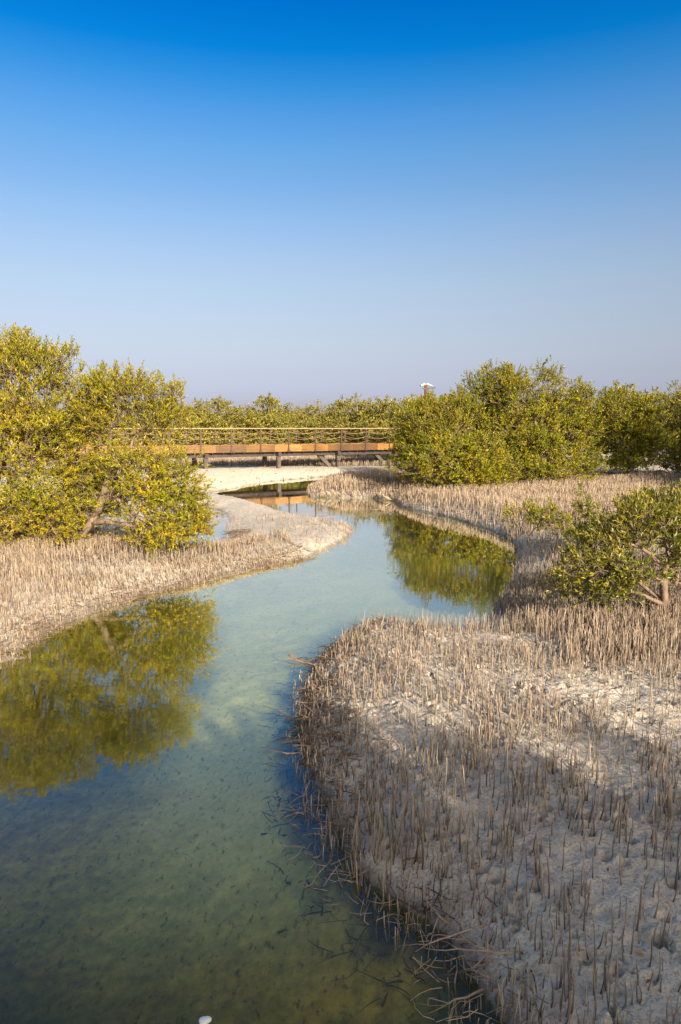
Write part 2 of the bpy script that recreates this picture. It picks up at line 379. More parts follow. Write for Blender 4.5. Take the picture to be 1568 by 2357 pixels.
def grow(start, step, end, k=1.06):
    v = [start]; s = step
    while v[-1] < end: v.append(v[-1] + s); s *= k
    return np.array(v)
xs = np.concatenate([-grow(4.4, 0.03, 1500, 1.045)[::-1][:-1], np.arange(-4.4, -1.2, 0.04), np.arange(-1.2, 4.6, 0.02), grow(4.6, 0.022, 1500, 1.045)])
ys = np.concatenate([-grow(-2.0, 0.06, 200, 1.12)[::-1][:-1], np.arange(2.0, 8.0, 0.02), grow(8.0, 0.022, 2200, 1.022)])
X, Y = np.meshgrid(xs, ys)
def terrain_fields(X, Y):
    wob = 0.06 * fbm(X * 1.7, Y * 1.7, 3) + 0.025 * fbm(X * 7, Y * 7, 5)
    far = sstep(12, 30, Y)
    s1 = sdist(X, Y, CHS) ; s2 = sdist(X, Y, POOLS)
    s = np.minimum(s1, s2) + wob * (1 + far * 1.5)
    near_bank = sstep(-1.2, -0.2, X + 0.0 * Y) * sstep(9.6, 8.4, Y) + blob(X, Y, 2, 4, 3, 3) * 0
    near_bank = np.clip(near_bank, 0, 1)
    left_bank = sstep(-0.8, -1.6, X) * sstep(19, 15, Y)
    spit = blob(X, Y, -2.6, 18.5, 2.6, 3.2)
    mudflat = blob(X, Y, 2.9, 9.6, 1.2, 1.6)
    farsand = blob(X, Y, -6.5, 33, 8, 6)
    hb = 0.30 + 0.10 * left_bank + 0.02 * near_bank - 0.20 * spit - 0.14 * mudflat + 0.22 * farsand
    w = 0.35 + 0.75 * left_bank + 0.10 * near_bank + 0.5 * spit + 1.3 * mudflat + 1.3 * farsand
    land = hb * (1 - np.exp(-np.maximum(s, 0) / w)) + 0.04 * np.minimum(np.maximum(s, 0) / 0.8, 1) * fbm(X * 0.35, Y * 0.35, 11)
    lump = fbm(X * 5.5, Y * 5.5, 21, 4)
    lump2 = np.abs(fbm(X * 11, Y * 11, 31, 3))
    amp = np.clip(s / 0.25, 0.15, 1) * (1 - 0.6 * spit)
    land = land + amp * (0.021 * lump - 0.033 * lump2) * (1 + 0.4 * far) + 0.004
    land = land + np.clip(farsand * 1.3, 0, 1) * sstep(0.05, 0.5, s) * 0.05 * fbm(X * 2.3, Y * 2.3, 131) 
    deep = 0.22 + 0.28 * sstep(7.5, 3.5, Y) + 0.12 * sstep(0.0, -4.0, X) * sstep(12, 8, Y) - 0.05 * blob(X, Y, 0.0, 9.5, 2.0, 3)
    bedz = -deep * (1 - np.exp(np.minimum(s, 0) / 0.55)) + 0.02 * np.clip(-s / 0.3, 0, 1) * fbm(X * 2.5, Y * 2.5, 41) - 0.004
    Z = np.where(s > 0, np.maximum(land, 0.006), np.minimum(bedz, -0.004))
    return s, Z, spit, farsand, mudflat, near_bank, left_bank
S, Z, SPIT, FARS, MUDF, NB, LB = terrain_fields(X, Y)
Z = Z - 0.00001 * np.maximum(np.hypot(X, Y) - 150, 0)
# crab holes in the near banks
hole_rng = np.random.default_rng(77)
hx = hole_rng.uniform(-1.0, 4.6, 700); hy = hole_rng.uniform(2.2, 9.2, 700); hr = hole_rng.uniform(0.010, 0.026, 700)
for a, b, r in zip(hx, hy, hr):
    i0, i1 = np.searchsorted(xs, [a - 0.09, a + 0.09]); j0, j1 = np.searchsorted(ys, [b - 0.09, b + 0.09])
    if i1 <= i0 or j1 <= j0: continue
    d = np.hypot(X[j0:j1, i0:i1] - a, Y[j0:j1, i0:i1] - b)
    Z[j0:j1, i0:i1] += np.where(S[j0:j1, i0:i1] > 0.12, -0.10 * np.exp(-(d / r) ** 2) + 0.016 * np.exp(-((d - 2 * r) / r) ** 2), 0)
def hz(x, y):
    """terrain height and shore distance by bilinear lookup"""
    x = np.asarray(x, float); y = np.asarray(y, float)
    i = np.clip(np.searchsorted(xs, x) - 1, 0, len(xs) - 2); j = np.clip(np.searchsorted(ys, y) - 1, 0, len(ys) - 2)
    fx = np.clip((x - xs[i]) / (xs[i + 1] - xs[i]), 0, 1); fy = np.clip((y - ys[j]) / (ys[j + 1] - ys[j]), 0, 1)
    def g(A): return (A[j, i] * (1 - fx) + A[j, i + 1] * fx) * (1 - fy) + (A[j + 1, i] * (1 - fx) + A[j + 1, i + 1] * fx) * fy
    return g(Z), g(S)
nx, ny = len(xs), len(ys)
V = np.stack([X, Y, Z], -1).reshape(-1, 3)
jj, ii = np.meshgrid(np.arange(ny - 1), np.arange(nx - 1), indexing='ij')
q = np.stack([jj * nx + ii, jj * nx + ii + 1, (jj + 1) * nx + ii + 1, (jj + 1) * nx + ii], -1).reshape(-1, 4)
bed = sstep(0.01, -0.01, Z)
wetv = sstep(0.075 + 0.045 * LB, 0.01, Z + 0.02 * fbm(X * 3, Y * 3, 51)) * (1 - 0.75 * np.clip(FARS, 0, 1)) * (1 - 0.9 * SPIT)
cream = np.clip(FARS * 1.4 + 0.2 * LB * sstep(0.9, 0.2, S), 0, 1)
silt = np.clip(1 - np.clip(1.35 * blob(X, Y, -0.35, 6.9, 1.05, 2.4) + 1.15 * blob(X, Y, 0.2, 9.8, 2.3, 2.4) + 0.75 * blob(X, Y, 1.2, 12, 2, 3) + 0.55 * blob(X, Y, -0.8, 5, 0.9, 2.0), 0, 1)
               + 0.25 * fbm(X * 0.9, Y * 0.9, 61), 0, 1)
brown = np.clip(sstep(4.0, 3.2, Y + 0.25 * fbm(X * 1.6, Y * 1.6, 71)) * 0.85 + 0.6 * sstep(-1.3, -2.6, X) * sstep(10.5, 8, Y), 0, 1)
algae_shade = 0.45 * np.clip(0.6 * blob(X, Y, -1.9, 3.2, 1.3, 0.9) + 0.6 * blob(X, Y, -1.2, 3.9, 1.0, 0.6) + 0.5 * blob(X, Y, -2.2, 5.0, 1.2, 0.7) + 0.5 * blob(X, Y, -0.6, 2.8, 0.7, 0.4) + 0.9 * blob(X, Y, -2.6, 2.6, 1.2, 0.8), 0, 1)  # algal patches, also painting shade into the bed at the near left
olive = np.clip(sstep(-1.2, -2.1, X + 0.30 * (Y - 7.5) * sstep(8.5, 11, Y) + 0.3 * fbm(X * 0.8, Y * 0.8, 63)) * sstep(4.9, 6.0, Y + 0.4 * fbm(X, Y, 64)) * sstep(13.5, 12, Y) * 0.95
                + sstep(0.9, 1.9, X + 0.25 * fbm(X * 0.8, Y * 0.8, 66)) * sstep(9.6, 11.5, Y) + sstep(17, 22, Y), 0, 1)  # olive mud, painted darker where the trees mirror to deepen their reflections
deep_shade = np.clip(1.25 * blob(X, Y, -2.7, 2.3, 1.6, 1.35) + 0.40 * blob(X, Y, -1.4, 2.3, 1.7, 1.2), 0, 0.96)  # deep corner plus painted shadow of the unbuilt deck, smooth falloff
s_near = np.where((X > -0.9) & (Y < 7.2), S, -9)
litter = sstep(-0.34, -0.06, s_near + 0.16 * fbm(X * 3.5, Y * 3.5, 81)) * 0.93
g_me = np_mesh('ground', V, [q], True, {'bed': bed.ravel(), 'wet': wetv.ravel(), 'cream': cream.ravel(), 'silt': silt.ravel(), 'brown': brown.ravel(), 'algae_shade': algae_shade.ravel(), 'litter': litter.ravel(), 'olive': olive.ravel(), 'deep': deep_shade.ravel()})  # 'deep' holds the deep corner plus painted shadow and vignette
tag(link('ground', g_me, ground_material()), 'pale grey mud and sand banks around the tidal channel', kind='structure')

wx = np.linspace(-45, 14, 60); wy = np.linspace(-12, 46, 60)
WX, WY = np.meshgrid(wx, wy); n_ = 60
jj, ii = np.meshgrid(np.arange(n_ - 1), np.arange(n_ - 1), indexing='ij')
wq = np.stack([jj * n_ + ii, jj * n_ + ii + 1, (jj + 1) * n_ + ii + 1, (jj + 1) * n_ + ii], -1).reshape(-1, 4)
tag(link('water', np_mesh('water', np.stack([WX, WY, 0 * WX], -1).reshape(-1, 3), [wq], True), water_material()),
    'shallow clear green tidal water winding between the mud banks', kind='structure')

# ------------------------------------------------------------------ mangrove trees
def unit(v): return v / (np.linalg.norm(v, axis=-1, keepdims=True) + 1e-9)
def leaves_mesh(P, D, Nn, L, Wd):
    """folded lance-shaped leaves: root P, direction D, upper-side normal Nn"""
    Sd = unit(np.cross(D, Nn)); Nn = unit(np.cross(Sd, D))
    L = L[:, None]; Wd = Wd[:, None]
    V = np.stack([P, P + D * L * 0.45 + Sd * Wd * 0.5 + Nn * Wd * 0.16, P + D * L - Nn * L * 0.06, P + D * L * 0.45 - Sd * Wd * 0.5 + Nn * Wd * 0.16], 1)
    k = np.arange(len(P))[:, None] * 4
    f = np.concatenate([k + np.array([[0, 1, 2]]), k + np.array([[0, 2, 3]])], 1).reshape(-1, 3)
    return V.reshape(-1, 3), f
def skeleton(path, pts, bf):
    """Prim-like tree over pts, rooted on the trunk path; cost = reach + bf * path length"""
    path = np.asarray(path, float)
    A = np.concatenate([path, pts]); n = len(A); m = len(path)
    par = np.full(n, -1); pl = np.zeros(n)
    for i in range(1, m): par[i] = i - 1; pl[i] = pl[i - 1] + np.linalg.norm(A[i] - A[i - 1])
    done = np.zeros(n, bool); done[:m] = True
    best = np.full(n, 1e9); bp = np.full(n, -1)
    def relax(i):
        d = np.linalg.norm(A - A[i], axis=1); c = d + bf * (pl[i] + d)
        u = (~done) & (c < best); best[u] = c[u]; bp[u] = i
    for i in range(max(1, m // 3), m): relax(i)
    for _ in range(n - m):
        i = int(np.argmin(np.where(done, 1e9, best)))
        par[i] = bp[i]; pl[i] = pl[par[i]] + np.linalg.norm(A[i] - A[par[i]]); done[i] = True; relax(i)
    return A, par
def make_tree(name, base, path, lobes, n_tip, n_in, leaf, mat, seed, trunk_r, twigs=(3, 5), lpt=(6, 9), tlen=(0.12, 0.26), bf=0.35,
              bare=0, min_z=0.25, shell=0.40, limbs=()):
    """base: world point. path: trunk points relative to base. lobes: [(centre rel, radii)]. Returns the Empty."""
    rg = np.random.default_rng(seed)
    Cn = np.array([l[0] for l in lobes], float); Rd = np.array([l[1] for l in lobes], float)
    SC_, SR_, SW_ = [], [], []
    for l, r in zip(lobes, Rd):
        for _ in range(8):
            d = unit(rg.normal(size=3) + np.array([0, -0.25, 0.15])); k = rg.uniform(0.26, 0.42)
            SC_.append(np.array(l[0]) + d * r * rg.uniform(0.42, 0.66)); SR_.append(r * k); SW_.append(k ** 2 * (r[0] * r[1] * r[2]) ** 0.72 * (l[2] if len(l) > 2 else 1.0))
    SC_, SR_, SW_ = np.array(SC_), np.array(SR_), np.array(SW_) / np.sum(SW_)
    wgt = np.array([(r[0] * r[1] * r[2]) ** 0.72 * (l[2] if len(l) > 2 else 1.0) for l, r in zip(lobes, Rd)]); wgt /= wgt.sum()
    def sample(n, lo, hi):
        k = rg.choice(len(Cn), n, p=wgt); d = unit(rg.normal(size=(n, 3)))
        r = rg.uniform(lo, hi, n) ** 0.6
        # ragged outline: the reach differs with direction
        rag = 1 + 0.22 * np.sin(d[:, 0] * 5.1 + k * 1.7) * np.sin(d[:, 2] * 6.3 + k) + 0.10 * rg.normal(size=n)
        return Cn[k] + d * Rd[k] * (r * rag)[:, None], d
    tips, td = sample(int(n_tip * 0.62), shell, 1.0)
    m_ = int(n_tip * 0.78); k_ = rg.choice(len(SC_), m_, p=SW_); d_ = unit(rg.normal(size=(m_, 3)) + np.array([0, 0, 0.25]))
    tips = np.concatenate([tips, SC_[k_] + d_ * SR_[k_] * rg.uniform(0.55, 1.08, m_)[:, None]]); td = np.concatenate([td, d_])
    sh_ = rg.permutation(len(tips)); tips = tips[sh_]; td = td[sh_]
    # drop tips deep inside other lobes and clump the rest a little
    inside = np.zeros(len(tips))
    for c, r in zip(Cn, Rd): inside = np.maximum(inside, 1 - np.linalg.norm((tips - c) / r, axis=1))
    ok = (tips[:, 2] > min_z) & (rg.random(len(tips)) > np.clip(inside * 1.2 - 0.25, 0, 0.8))
    hol = np.sin(tips[:, 0] * 3.7 + seed) * np.sin(tips[:, 1] * 3.3 + 1) * np.sin(tips[:, 2] * 4.4 + 2 * seed)
    ok &= rg.random(len(tips)) > np.clip(hol * 1.2 - 0.2, 0, 0.7)
    tips = tips[ok][:n_tip]; td = td[ok][:n_tip]
    inn, _ = sample(n_in, 0.02, 0.42); inn = inn[inn[:, 2] > min_z * 0.8]
    A, par = skeleton(path, np.concatenate([inn, tips]), bf)
    n = len(A); ch = [[] for _ in range(n)]
    for i in range(n):
        if par[i] >= 0: ch[par[i]].append(i)
    order = []; st = [0]
    while st:
        i = st.pop(); order.append(i); st += ch[i]
    rad = np.zeros(n); e = 2.25
    for i in reversed(order):
        rad[i] = 0.0035 if not ch[i] else (sum(rad[c] ** e for c in ch[i])) ** (1 / e)
    rad = 0.0035 + (rad - 0.0035) * (trunk_r / max(rad[0], 1e-6))
    mb = MB()
    starts = [(0, -1)]
    while starts:
        i, p = starts.pop(); chain = ([p] if p >= 0 else []) + [i]
        while ch[i]:
            c = max(ch[i], key=lambda k: rad[k])
            starts += [(k, i) for k in ch[i] if k != c]
            i = c; chain.append(i)
        if len(chain) < 2: continue
        P = A[chain]; R = rad[chain].copy()
        if p >= 0: R[0] = R[1] if len(R) > 1 else R[0]
        # crooked: a jittered mid point in each segment
        Q = [P[0]]; RR = [R[0]]
        for a, b, ra, rb in zip(P[:-1], P[1:], R[:-1], R[1:]):
            L = np.linalg.norm(b - a)
            Q += [(a + b) / 2 + rg.normal(size=3) * L * 0.07, b]; RR += [(ra + rb) / 2, rb]
        mb.tube(Q, RR, 7 if RR[0] > 0.03 else (5 if RR[0] > 0.012 else 3), cap=False)
    tip_i = np.array([i for i in range(len(path), n) if not ch[i]])
    # leafy sprigs at the tips
    T0 = A[tip_i]; Td = unit(T0 - A[par[tip_i]])
    lp, ldir, lnor, ll = [], [], [], []
    cen = Cn.mean(0)
    for p, d in zip(T0, Td):
        for _ in range(rg.integers(twigs[0], twigs[1] + 1)):
            out = unit(p - cen) * 0.35
            sd = unit(d * 0.5 + out + np.array([0, 0, 0.55]) + rg.normal(size=3) * 0.55)
            L = rg.uniform(*tlen); a = p + rg.normal(size=3) * 0.05; b = a + sd * L
            mb.tube([p, (a + b) / 2, b], [0.0035, 0.003, 0.002], 3, cap=False)
            k = int(rg.integers(lpt[0], lpt[1] + 1)); s = np.linspace(0.25, 1.02, k) + rg.normal(size=k) * 0.04
            ph = np.arange(k) * 2.4 + rg.uniform(0, 6.28)
            u = unit(np.cross(sd, np.array([0.3, 0.5, 0.81]))); v = np.cross(sd, u)
            side = np.cos(ph)[:, None] * u + np.sin(ph)[:, None] * v
            D = unit(sd[None] * (0.65 + 0.5 * np.clip(s, 0, 1))[:, None] + side * 0.75 + np.array([0, 0, 0.15]) + rg.normal(size=(k, 3)) * 0.14)
            lp.append(a + sd * (L * s)[:, None]); ldir.append(D)
            lnor.append(unit(np.array([0, 0, 0.5]) + unit(p - cen)[None] * 0.65 + sd[None] * 0.4 - side * 0.4 + rg.normal(size=(k, 3)) * 0.22))
            ll.append(leaf[0] * rg.uniform(0.65, 1.2, k))
    lp = np.concatenate(lp); ldir = np.concatenate(ldir); lnor = np.concatenate(lnor); ll = np.concatenate(ll)
    root = empty(name, base)
    for LP, LR in limbs: mb.tube(LP, LR, 7)
    LV, LF = leaves_mesh(lp, ldir, lnor, ll, ll * leaf[1])
    link('crown', np_mesh('crown', LV, [LF], False), mat, root)
    if bare:
        tb = mb; cand = np.argsort(A[:, 2])[: max(40, int(n * 0.45))]; cand = cand[cand > 1]
        for _ in range(bare):
            p = A[rg.choice(cand)].copy(); d = unit(unit(p - cen) * 0.9 + rg.normal(size=3) * 0.7 - np.array([0, 0, 0.15]))
            for _k in range(rg.integers(1, 4)):
                L = rg.uniform(0.18, 0.6); dd = unit(d + rg.normal(size=3) * 0.5)
                Q = [p]
                for _s in range(4):
                    dd = unit(dd + rg.normal(size=3) * 0.22); Q.append(Q[-1] + dd * L / 4)
                if Q[-1][2] > 0.02: tb.tube(Q, np.linspace(0.0055, 0.002, 5), 3, cap=False)
    mb.build('trunk', BARK, root, True)
    return root
def lobe(px, py, rx, ry, y, base, ry_depth=None, w=1.0):
    c = at(px, py, y) - base; k = y / F
    return (c, (rx * k, (ry_depth if ry_depth else 0.85 * rx * k), ry * k), w)

def gpoint(px, py, z=0.3):
    x, y = ground(px, py, z); zz = float(hz(x, y)[0]); return np.array([x, y, zz - 0.03])

TREES = 'mangrove trees on the banks'
# tall tree at the picture's left
b = at(25, 1262, 12.6); b[2] = float(hz(b[0], b[1])[0]) - 0.03
y0 = 12.6
t = make_tree('mangrove_tree', b, [(0, 0, 0), (0.05, 0.0, 0.35), (-0.05, 0.1, 0.8), (0.1, 0.1, 1.4)],
    [lobe(20, 826, 85, 60, y0, b), lobe(-60, 890, 130, 110, y0, b), lobe(75, 870, 105, 70, y0 - 0.1, b), lobe(140, 850, 48, 40, y0, b), lobe(90, 960, 120, 80, y0 - 0.3, b),
     lobe(-30, 1040, 150, 110, y0 - 0.4, b), lobe(140, 1050, 90, 75, y0 + 0.1, b), lobe(70, 1150, 130, 80, y0 - 0.2, b), lobe(-60, 1180, 120, 75, y0, b), lobe(150, 1205, 90, 50, y0, b), lobe(60, 1225, 80, 30, y0 - 0.2, b), lobe(190, 1130, 70, 60, y0 + 0.4, b)],
    3800, 420, (0.068, 0.36), LEAF_L, 11, 0.11, lpt=(8, 11), bare=100)
tag(t, 'tallest dense mangrove cut by the picture edge beside the golden one on the left bank', 'tree', TREES)
# golden tree with the leaning trunk
b = at(178, 1270, 12.3); b[2] = float(hz(b[0], b[1])[0]) - 0.03
y0 = 12.4
pt = lambda px, py, dy=0.0: tuple(at(px, py, y0 + dy) - b)
t = make_tree('mangrove_tree', b, [(0, 0, 0), pt(190, 1235), pt(212, 1200), pt(235, 1150), pt(250, 1090), pt(268, 1060), pt(255, 1000, 0.1), pt(232, 940, 0.1)],
    [lobe(275, 908, 85, 46, y0, b), lobe(372, 912, 52, 32, y0 + 0.3, b, w=0.6), lobe(235, 950, 70, 60, y0, b), lobe(320, 965, 85, 50, y0 + 0.1, b, w=0.6), lobe(385, 980, 50, 50, y0 + 0.2, b, w=0.45),
     lobe(300, 1070, 75, 50, y0 - 0.2, b, w=0.55), lobe(375, 1085, 70, 55, y0, b, w=0.8), lobe(345, 1150, 85, 60, y0 - 0.3, b, w=0.75), lobe(430, 1165, 52, 70, y0 - 0.1, b), lobe(390, 1205, 85, 42, y0 - 0.2, b, w=0.8), lobe(452, 1210, 32, 30, y0, b), lobe(350, 1235, 70, 22, y0 - 0.2, b, w=0.6), lobe(270, 1130, 50, 60, y0 + 0.4, b, w=0.9), lobe(205, 1125, 70, 70, y0 + 0.6, b, w=1.3)],
    2700, 320, (0.066, 0.36), LEAF_L, 23, 0.066, lpt=(8, 11), bare=70, limbs=[([pt(208, 1205), pt(245, 1200, -0.1), pt(290, 1208, -0.2), pt(330, 1212, -0.2), pt(370, 1225, -0.3), pt(400, 1240, -0.3)], [0.055, 0.045, 0.04, 0.03, 0.02, 0.01])])
tag(t, 'golden green mangrove with a leaning forked grey trunk, in front of the boardwalk end', 'tree', TREES)

# big clump on the right bank
y0 = 25.2
b = at(1055, 1108, y0); b[2] = float(hz(b[0], b[1])[0]) - 0.03
t = make_tree('mangrove_tree', b, [(0, 0, 0), (0.1, 0, 0.4), (0.0, 0.1, 1.0), (0.1, 0.2, 1.6)],
    [lobe(1010, 985, 86, 62, y0, b), lobe(985, 968, 48, 42, y0 + 0.6, b), lobe(1060, 960, 55, 50, y0 + 0.3, b), lobe(946, 1052, 50, 54, y0 + 0.2, b), lobe(1020, 1060, 100, 52, y0 - 0.8, b), lobe(1110, 1055, 65, 55, y0 - 0.6, b), lobe(1080, 1092, 80, 26, y0 - 0.9, b), lobe(1145, 1085, 40, 32, y0 - 0.4, b)],
    2800, 300, (0.098, 0.42), LEAF_R, 31, 0.15, twigs=(3, 5), lpt=(8, 11), tlen=(0.18, 0.36), bare=40)
tag(t, 'rounded green mangrove covering the boardwalk end, in front of the rusty camera post', 'tree', TREES)
y0 = 28.0
b = at(1240, 1108, y0); b[2] = float(hz(b[0], b[1])[0]) - 0.03
t = make_tree('mangrove_tree', b, [(0, 0, 0), (0.1, 0, 0.5), (-0.1, 0.1, 1.3), (0.0, 0.2, 2.3), (0.1, 0.1, 3.2)],
    [lobe(1155, 890, 60, 46, y0, b), lobe(1120, 900, 50, 40, y0, b), lobe(1262, 878, 32, 36, y0 + 0.2, b, w=0.9), lobe(1205, 920, 95, 60, y0 - 0.2, b), lobe(1300, 950, 70, 60, y0 - 0.2, b), lobe(1135, 960, 62, 55, y0 + 1.4, b),
     lobe(1335, 920, 34, 44, y0 + 0.2, b), lobe(1220, 1000, 110, 70, y0 - 0.7, b), lobe(1318, 1010, 60, 60, y0 - 0.3, b), lobe(1250, 1070, 115, 45, y0 - 0.8, b), lobe(1335, 1070, 50, 42, y0 - 0.5, b), lobe(1165, 1040, 55, 50, y0 + 1.2, b)],
    4400, 420, (0.098, 0.42), LEAF_R, 37, 0.2, twigs=(3, 5), lpt=(8, 11), tlen=(0.18, 0.36), bare=60)
tag(t, 'tallest broad green mangrove on the right bank, right of the rusty camera post', 'tree', TREES)
y0 = 31.0
b = at(1445, 1085, y0); b[2] = float(hz(b[0], b[1])[0]) - 0.03
t3 = make_tree('mangrove_tree', b, [(0, 0, 0), (0.1, 0, 0.4), (0.2, 0.1, 1.2), (0.1, 0.2, 2.2)],
    [lobe(1440, 946, 62, 40, y0, b), lobe(1412, 968, 38, 42, y0 + 0.3, b), lobe(1480, 955, 45, 40, y0, b), lobe(1448, 1012, 62, 48, y0, b), lobe(1500, 1020, 45, 50, y0, b), lobe(1440, 1065, 62, 26, y0 - 0.3, b, w=0.6)],
    2000, 260, (0.105, 0.42), LEAF_R, 41, 0.16, lpt=(7, 10), tlen=(0.18, 0.36), bare=110)
tag(t3, 'sparser dull green mangrove with bare grey twigs, right of the broad tallest one', 'tree', TREES)
y0 = 33.0
b = at(1570, 1085, y0); b[2] = float(hz(b[0], b[1])[0]) - 0.03
t4 = make_tree('mangrove_tree', b, [(0, 0, 0), (0.1, 0, 0.4), (0.0, 0.1, 1.2), (0.1, 0.2, 2.2)],
    [lobe(1560, 945, 55, 40, y0, b), lobe(1620, 930, 65, 50, y0 + 0.3, b), lobe(1545, 1010, 40, 50, y0, b), lobe(1600, 1030, 80, 60, y0 - 0.4, b), lobe(1550, 1065, 45, 25, y0 - 0.3, b)],
    1700, 200, (0.105, 0.44), LEAF_D, 43, 0.16, lpt=(8, 11), tlen=(0.18, 0.36), bare=40)
tag(t4, 'dark green mangrove behind the right bank, cut by the picture edge', 'tree', TREES)

# small spreading tree on the near right
y0 = 7.9
b = at(1533, 1440, y0); b[2] = float(hz(b[0], b[1])[0]) - 0.03
pt = lambda px, py, dy=0.0: tuple(at(px, py, y0 + dy) - b)
t = make_tree('mangrove_tree', b, [(0, 0, 0), pt(1533, 1410), pt(1530, 1375), pt(1528, 1340), pt(1535, 1300)],
    [lobe(1480, 1215, 80, 48, y0, b), lobe(1400, 1265, 75, 45, y0, b), lobe(1560, 1240, 80, 60, y0, b), lobe(1345, 1310, 60, 36, y0 - 0.1, b), lobe(1440, 1320, 80, 38, y0 - 0.2, b), lobe(1300, 1350, 36, 18, y0, b, w=0.7), lobe(1400, 1365, 60, 20, y0 - 0.2, b, w=0.7), lobe(1580, 1310, 60, 50, y0, b), lobe(1650, 1290, 80, 70, y0, b)],
    950, 100, (0.066, 0.34), LEAF_D, 53, 0.045, twigs=(3, 4), lpt=(8, 11), tlen=(0.10, 0.2), bare=40, min_z=0.3, limbs=[([pt(1530, 1392), pt(1500, 1380), pt(1470, 1365), pt(1430, 1360), pt(1395, 1352)], [0.03, 0.026, 0.022, 0.017, 0.01]), ([pt(1532, 1385), pt(1500, 1365, 0.1), pt(1465, 1335, 0.1), pt(1440, 1310, 0.1)], [0.028, 0.024, 0.02, 0.01])])
tag(t, 'small low spreading mangrove with a thin bent trunk among near breathing roots', 'tree', TREES)
# bush behind it
y0 = 10.4
b = at(1545, 1300, y0); b[2] = float(hz(b[0], b[1])[0]) - 0.03
t = make_tree('mangrove_shrub', b, [(0, 0, 0), (0.0, 0, 0.15), (0.05, 0, 0.4)],
    [lobe(1520, 1180, 70, 34, y0, b), lobe(1470, 1195, 36, 26, y0, b), lobe(1590, 1170, 70, 42, y0, b), lobe(1560, 1230, 90, 40, y0, b)],
    700, 70, (0.076, 0.34), LEAF_D, 59, 0.03, twigs=(3, 4), lpt=(8, 11), tlen=(0.1, 0.2), min_z=0.15)
tag(t, 'dark leafy mangrove shrub directly behind the small spreading tree', 'shrub', 'young mangroves on the right bank')
for px, py, y0, lb, sz, seed, mat, txt in [
    (1218, 1250, 14.2, [(1210, 1190, 42, 22, .8), (1240, 1205, 30, 18, .8)], 40, 61, LEAF_L, 'yellowish low mangrove sapling at the pool edge below the big clump'),
    (1282, 1245, 13.6, [(1278, 1200, 34, 22, .8), (1300, 1225, 26, 22, .8)], 34, 67, LEAF_R, 'thin green mangrove sapling with bare stems, right of the yellowish one'),
    (1345, 1215, 15.6, [(1340, 1140, 14, 30, .8), (1352, 1175, 26, 22, .8)], 36, 71, LEAF_D, 'slender upright mangrove sapling above the low pair of saplings'),
    (1368, 1262, 12.4, [(1360, 1225, 34, 24, .8), (1395, 1240, 30, 22, .8)], 36, 73, LEAF_D, 'low green mangrove sapling between the thin one and the small spreading tree')]:
    b = at(px, py, y0); b[2] = float(hz(b[0], b[1])[0]) - 0.02
    t = make_tree('mangrove_sapling', b, [(0, 0, 0), (0.01, 0, 0.1), (0.0, 0.02, 0.2)], [lobe(a, c, d, e, y0, b, w=w) for a, c, d, e, w in lb], sz * 2, 8, (0.085, 0.36), mat, seed, 0.012,
                  twigs=(2, 4), tlen=(0.10, 0.2), min_z=0.12)
    tag(t, txt, 'sapling', 'young mangroves on the right bank')

# far tree line: four kinds, copied
far_protos = []
for k in range(4):
    rg = np.random.default_rng(100 + k)
    lb = [((0, 0, 2.4), (1.9, 1.7, 1.3), 1), ((0.1, 0, 3.5 + 0.2 * k % 3), (1.1, 1.0, 0.9), 1)]
    for j in range(7):
        a = rg.uniform(0, 6.28); lb.append(((1.5 * math.cos(a), 1.4 * math.sin(a), rg.uniform(0.7, 3.2)), (rg.uniform(0.8, 1.3), rg.uniform(0.8, 1.3), rg.uniform(0.7, 1.1)), 1))
    far_protos.append(make_tree('mangrove_tree', (0, 0, 0), [(0, 0, 0), (0.1, 0, 0.5), (0, 0.1, 1.2)], lb, 1300, 150, (0.16, 0.46), LEAF_F, 200 + k, 0.14, twigs=(3, 4), lpt=(7, 10), tlen=(0.2, 0.42), bare=25))
used = set()
def far_tree(k, x, y, s, rz, label, sz=1.0):
    if k not in used: o = far_protos[k]; used.add(k)
    else: o = copy_tree(far_protos[k])
    o.location = (float(x), float(y), float(hz(x, y)[0]) - 0.03); o.scale = (s, s, s * sz * 0.86); o.rotation_euler = (0, 0, rz)
    tag(o, label, 'tree', 'far mangrove tree line')
    return o
rg = np.random.default_rng(5)
FRONT = [(390, 52, 1.08, 'yellow green far mangrove peeping right of the golden tree top'),
    (462, 56, 1.10, 'dome shaped far mangrove behind the boardwalk, first right of the golden tree'),
    (535, 57, 1.00, 'far mangrove in the line behind the boardwalk, right of the leftmost dome'),
    (612, 58, 1.12, 'highest crown in the middle of the far line behind the boardwalk'),
    (690, 60, 0.93, 'lower far mangrove behind the boardwalk, right of the highest middle crown'),
    (762, 55, 0.97, 'far mangrove behind the boardwalk, left of the tall pair near its right end'),
    (828, 54, 1.10, 'left one of the tall far pair by the boardwalk right end'),
    (888, 52, 1.02, 'right one of the tall far pair, touching the clump that hides the boardwalk'),
    (985, 44, 1.12, 'olive crown rising just behind the rusty camera post'),
    (1060, 46, 1.10, 'olive crown between the camera post and the broad tallest tree')]
for i, (px, y, s, lab) in enumerate(FRONT):
    p = at(px, 985, y); far_tree(i % 4, p[0], y, s, rg.uniform(0, 6.28), lab)
for i, (px, y, s) in enumerate([(340, 60, 1.0), (500, 63, 1.12), (575, 64, 1.1), (655, 66, 1.1), (725, 64, 1.08), (795, 62, 1.1), (640, 72, 1.1), (695, 74, 1.1), (860, 60, 1.1), (945, 58, 1.1), (430, 64, 1.1)]):
    p = at(px, 985, y); far_tree((i + 2) % 4, p[0], y, s, rg.uniform(0, 6.28), 'mangrove crown filling a gap in the second row of the far line')
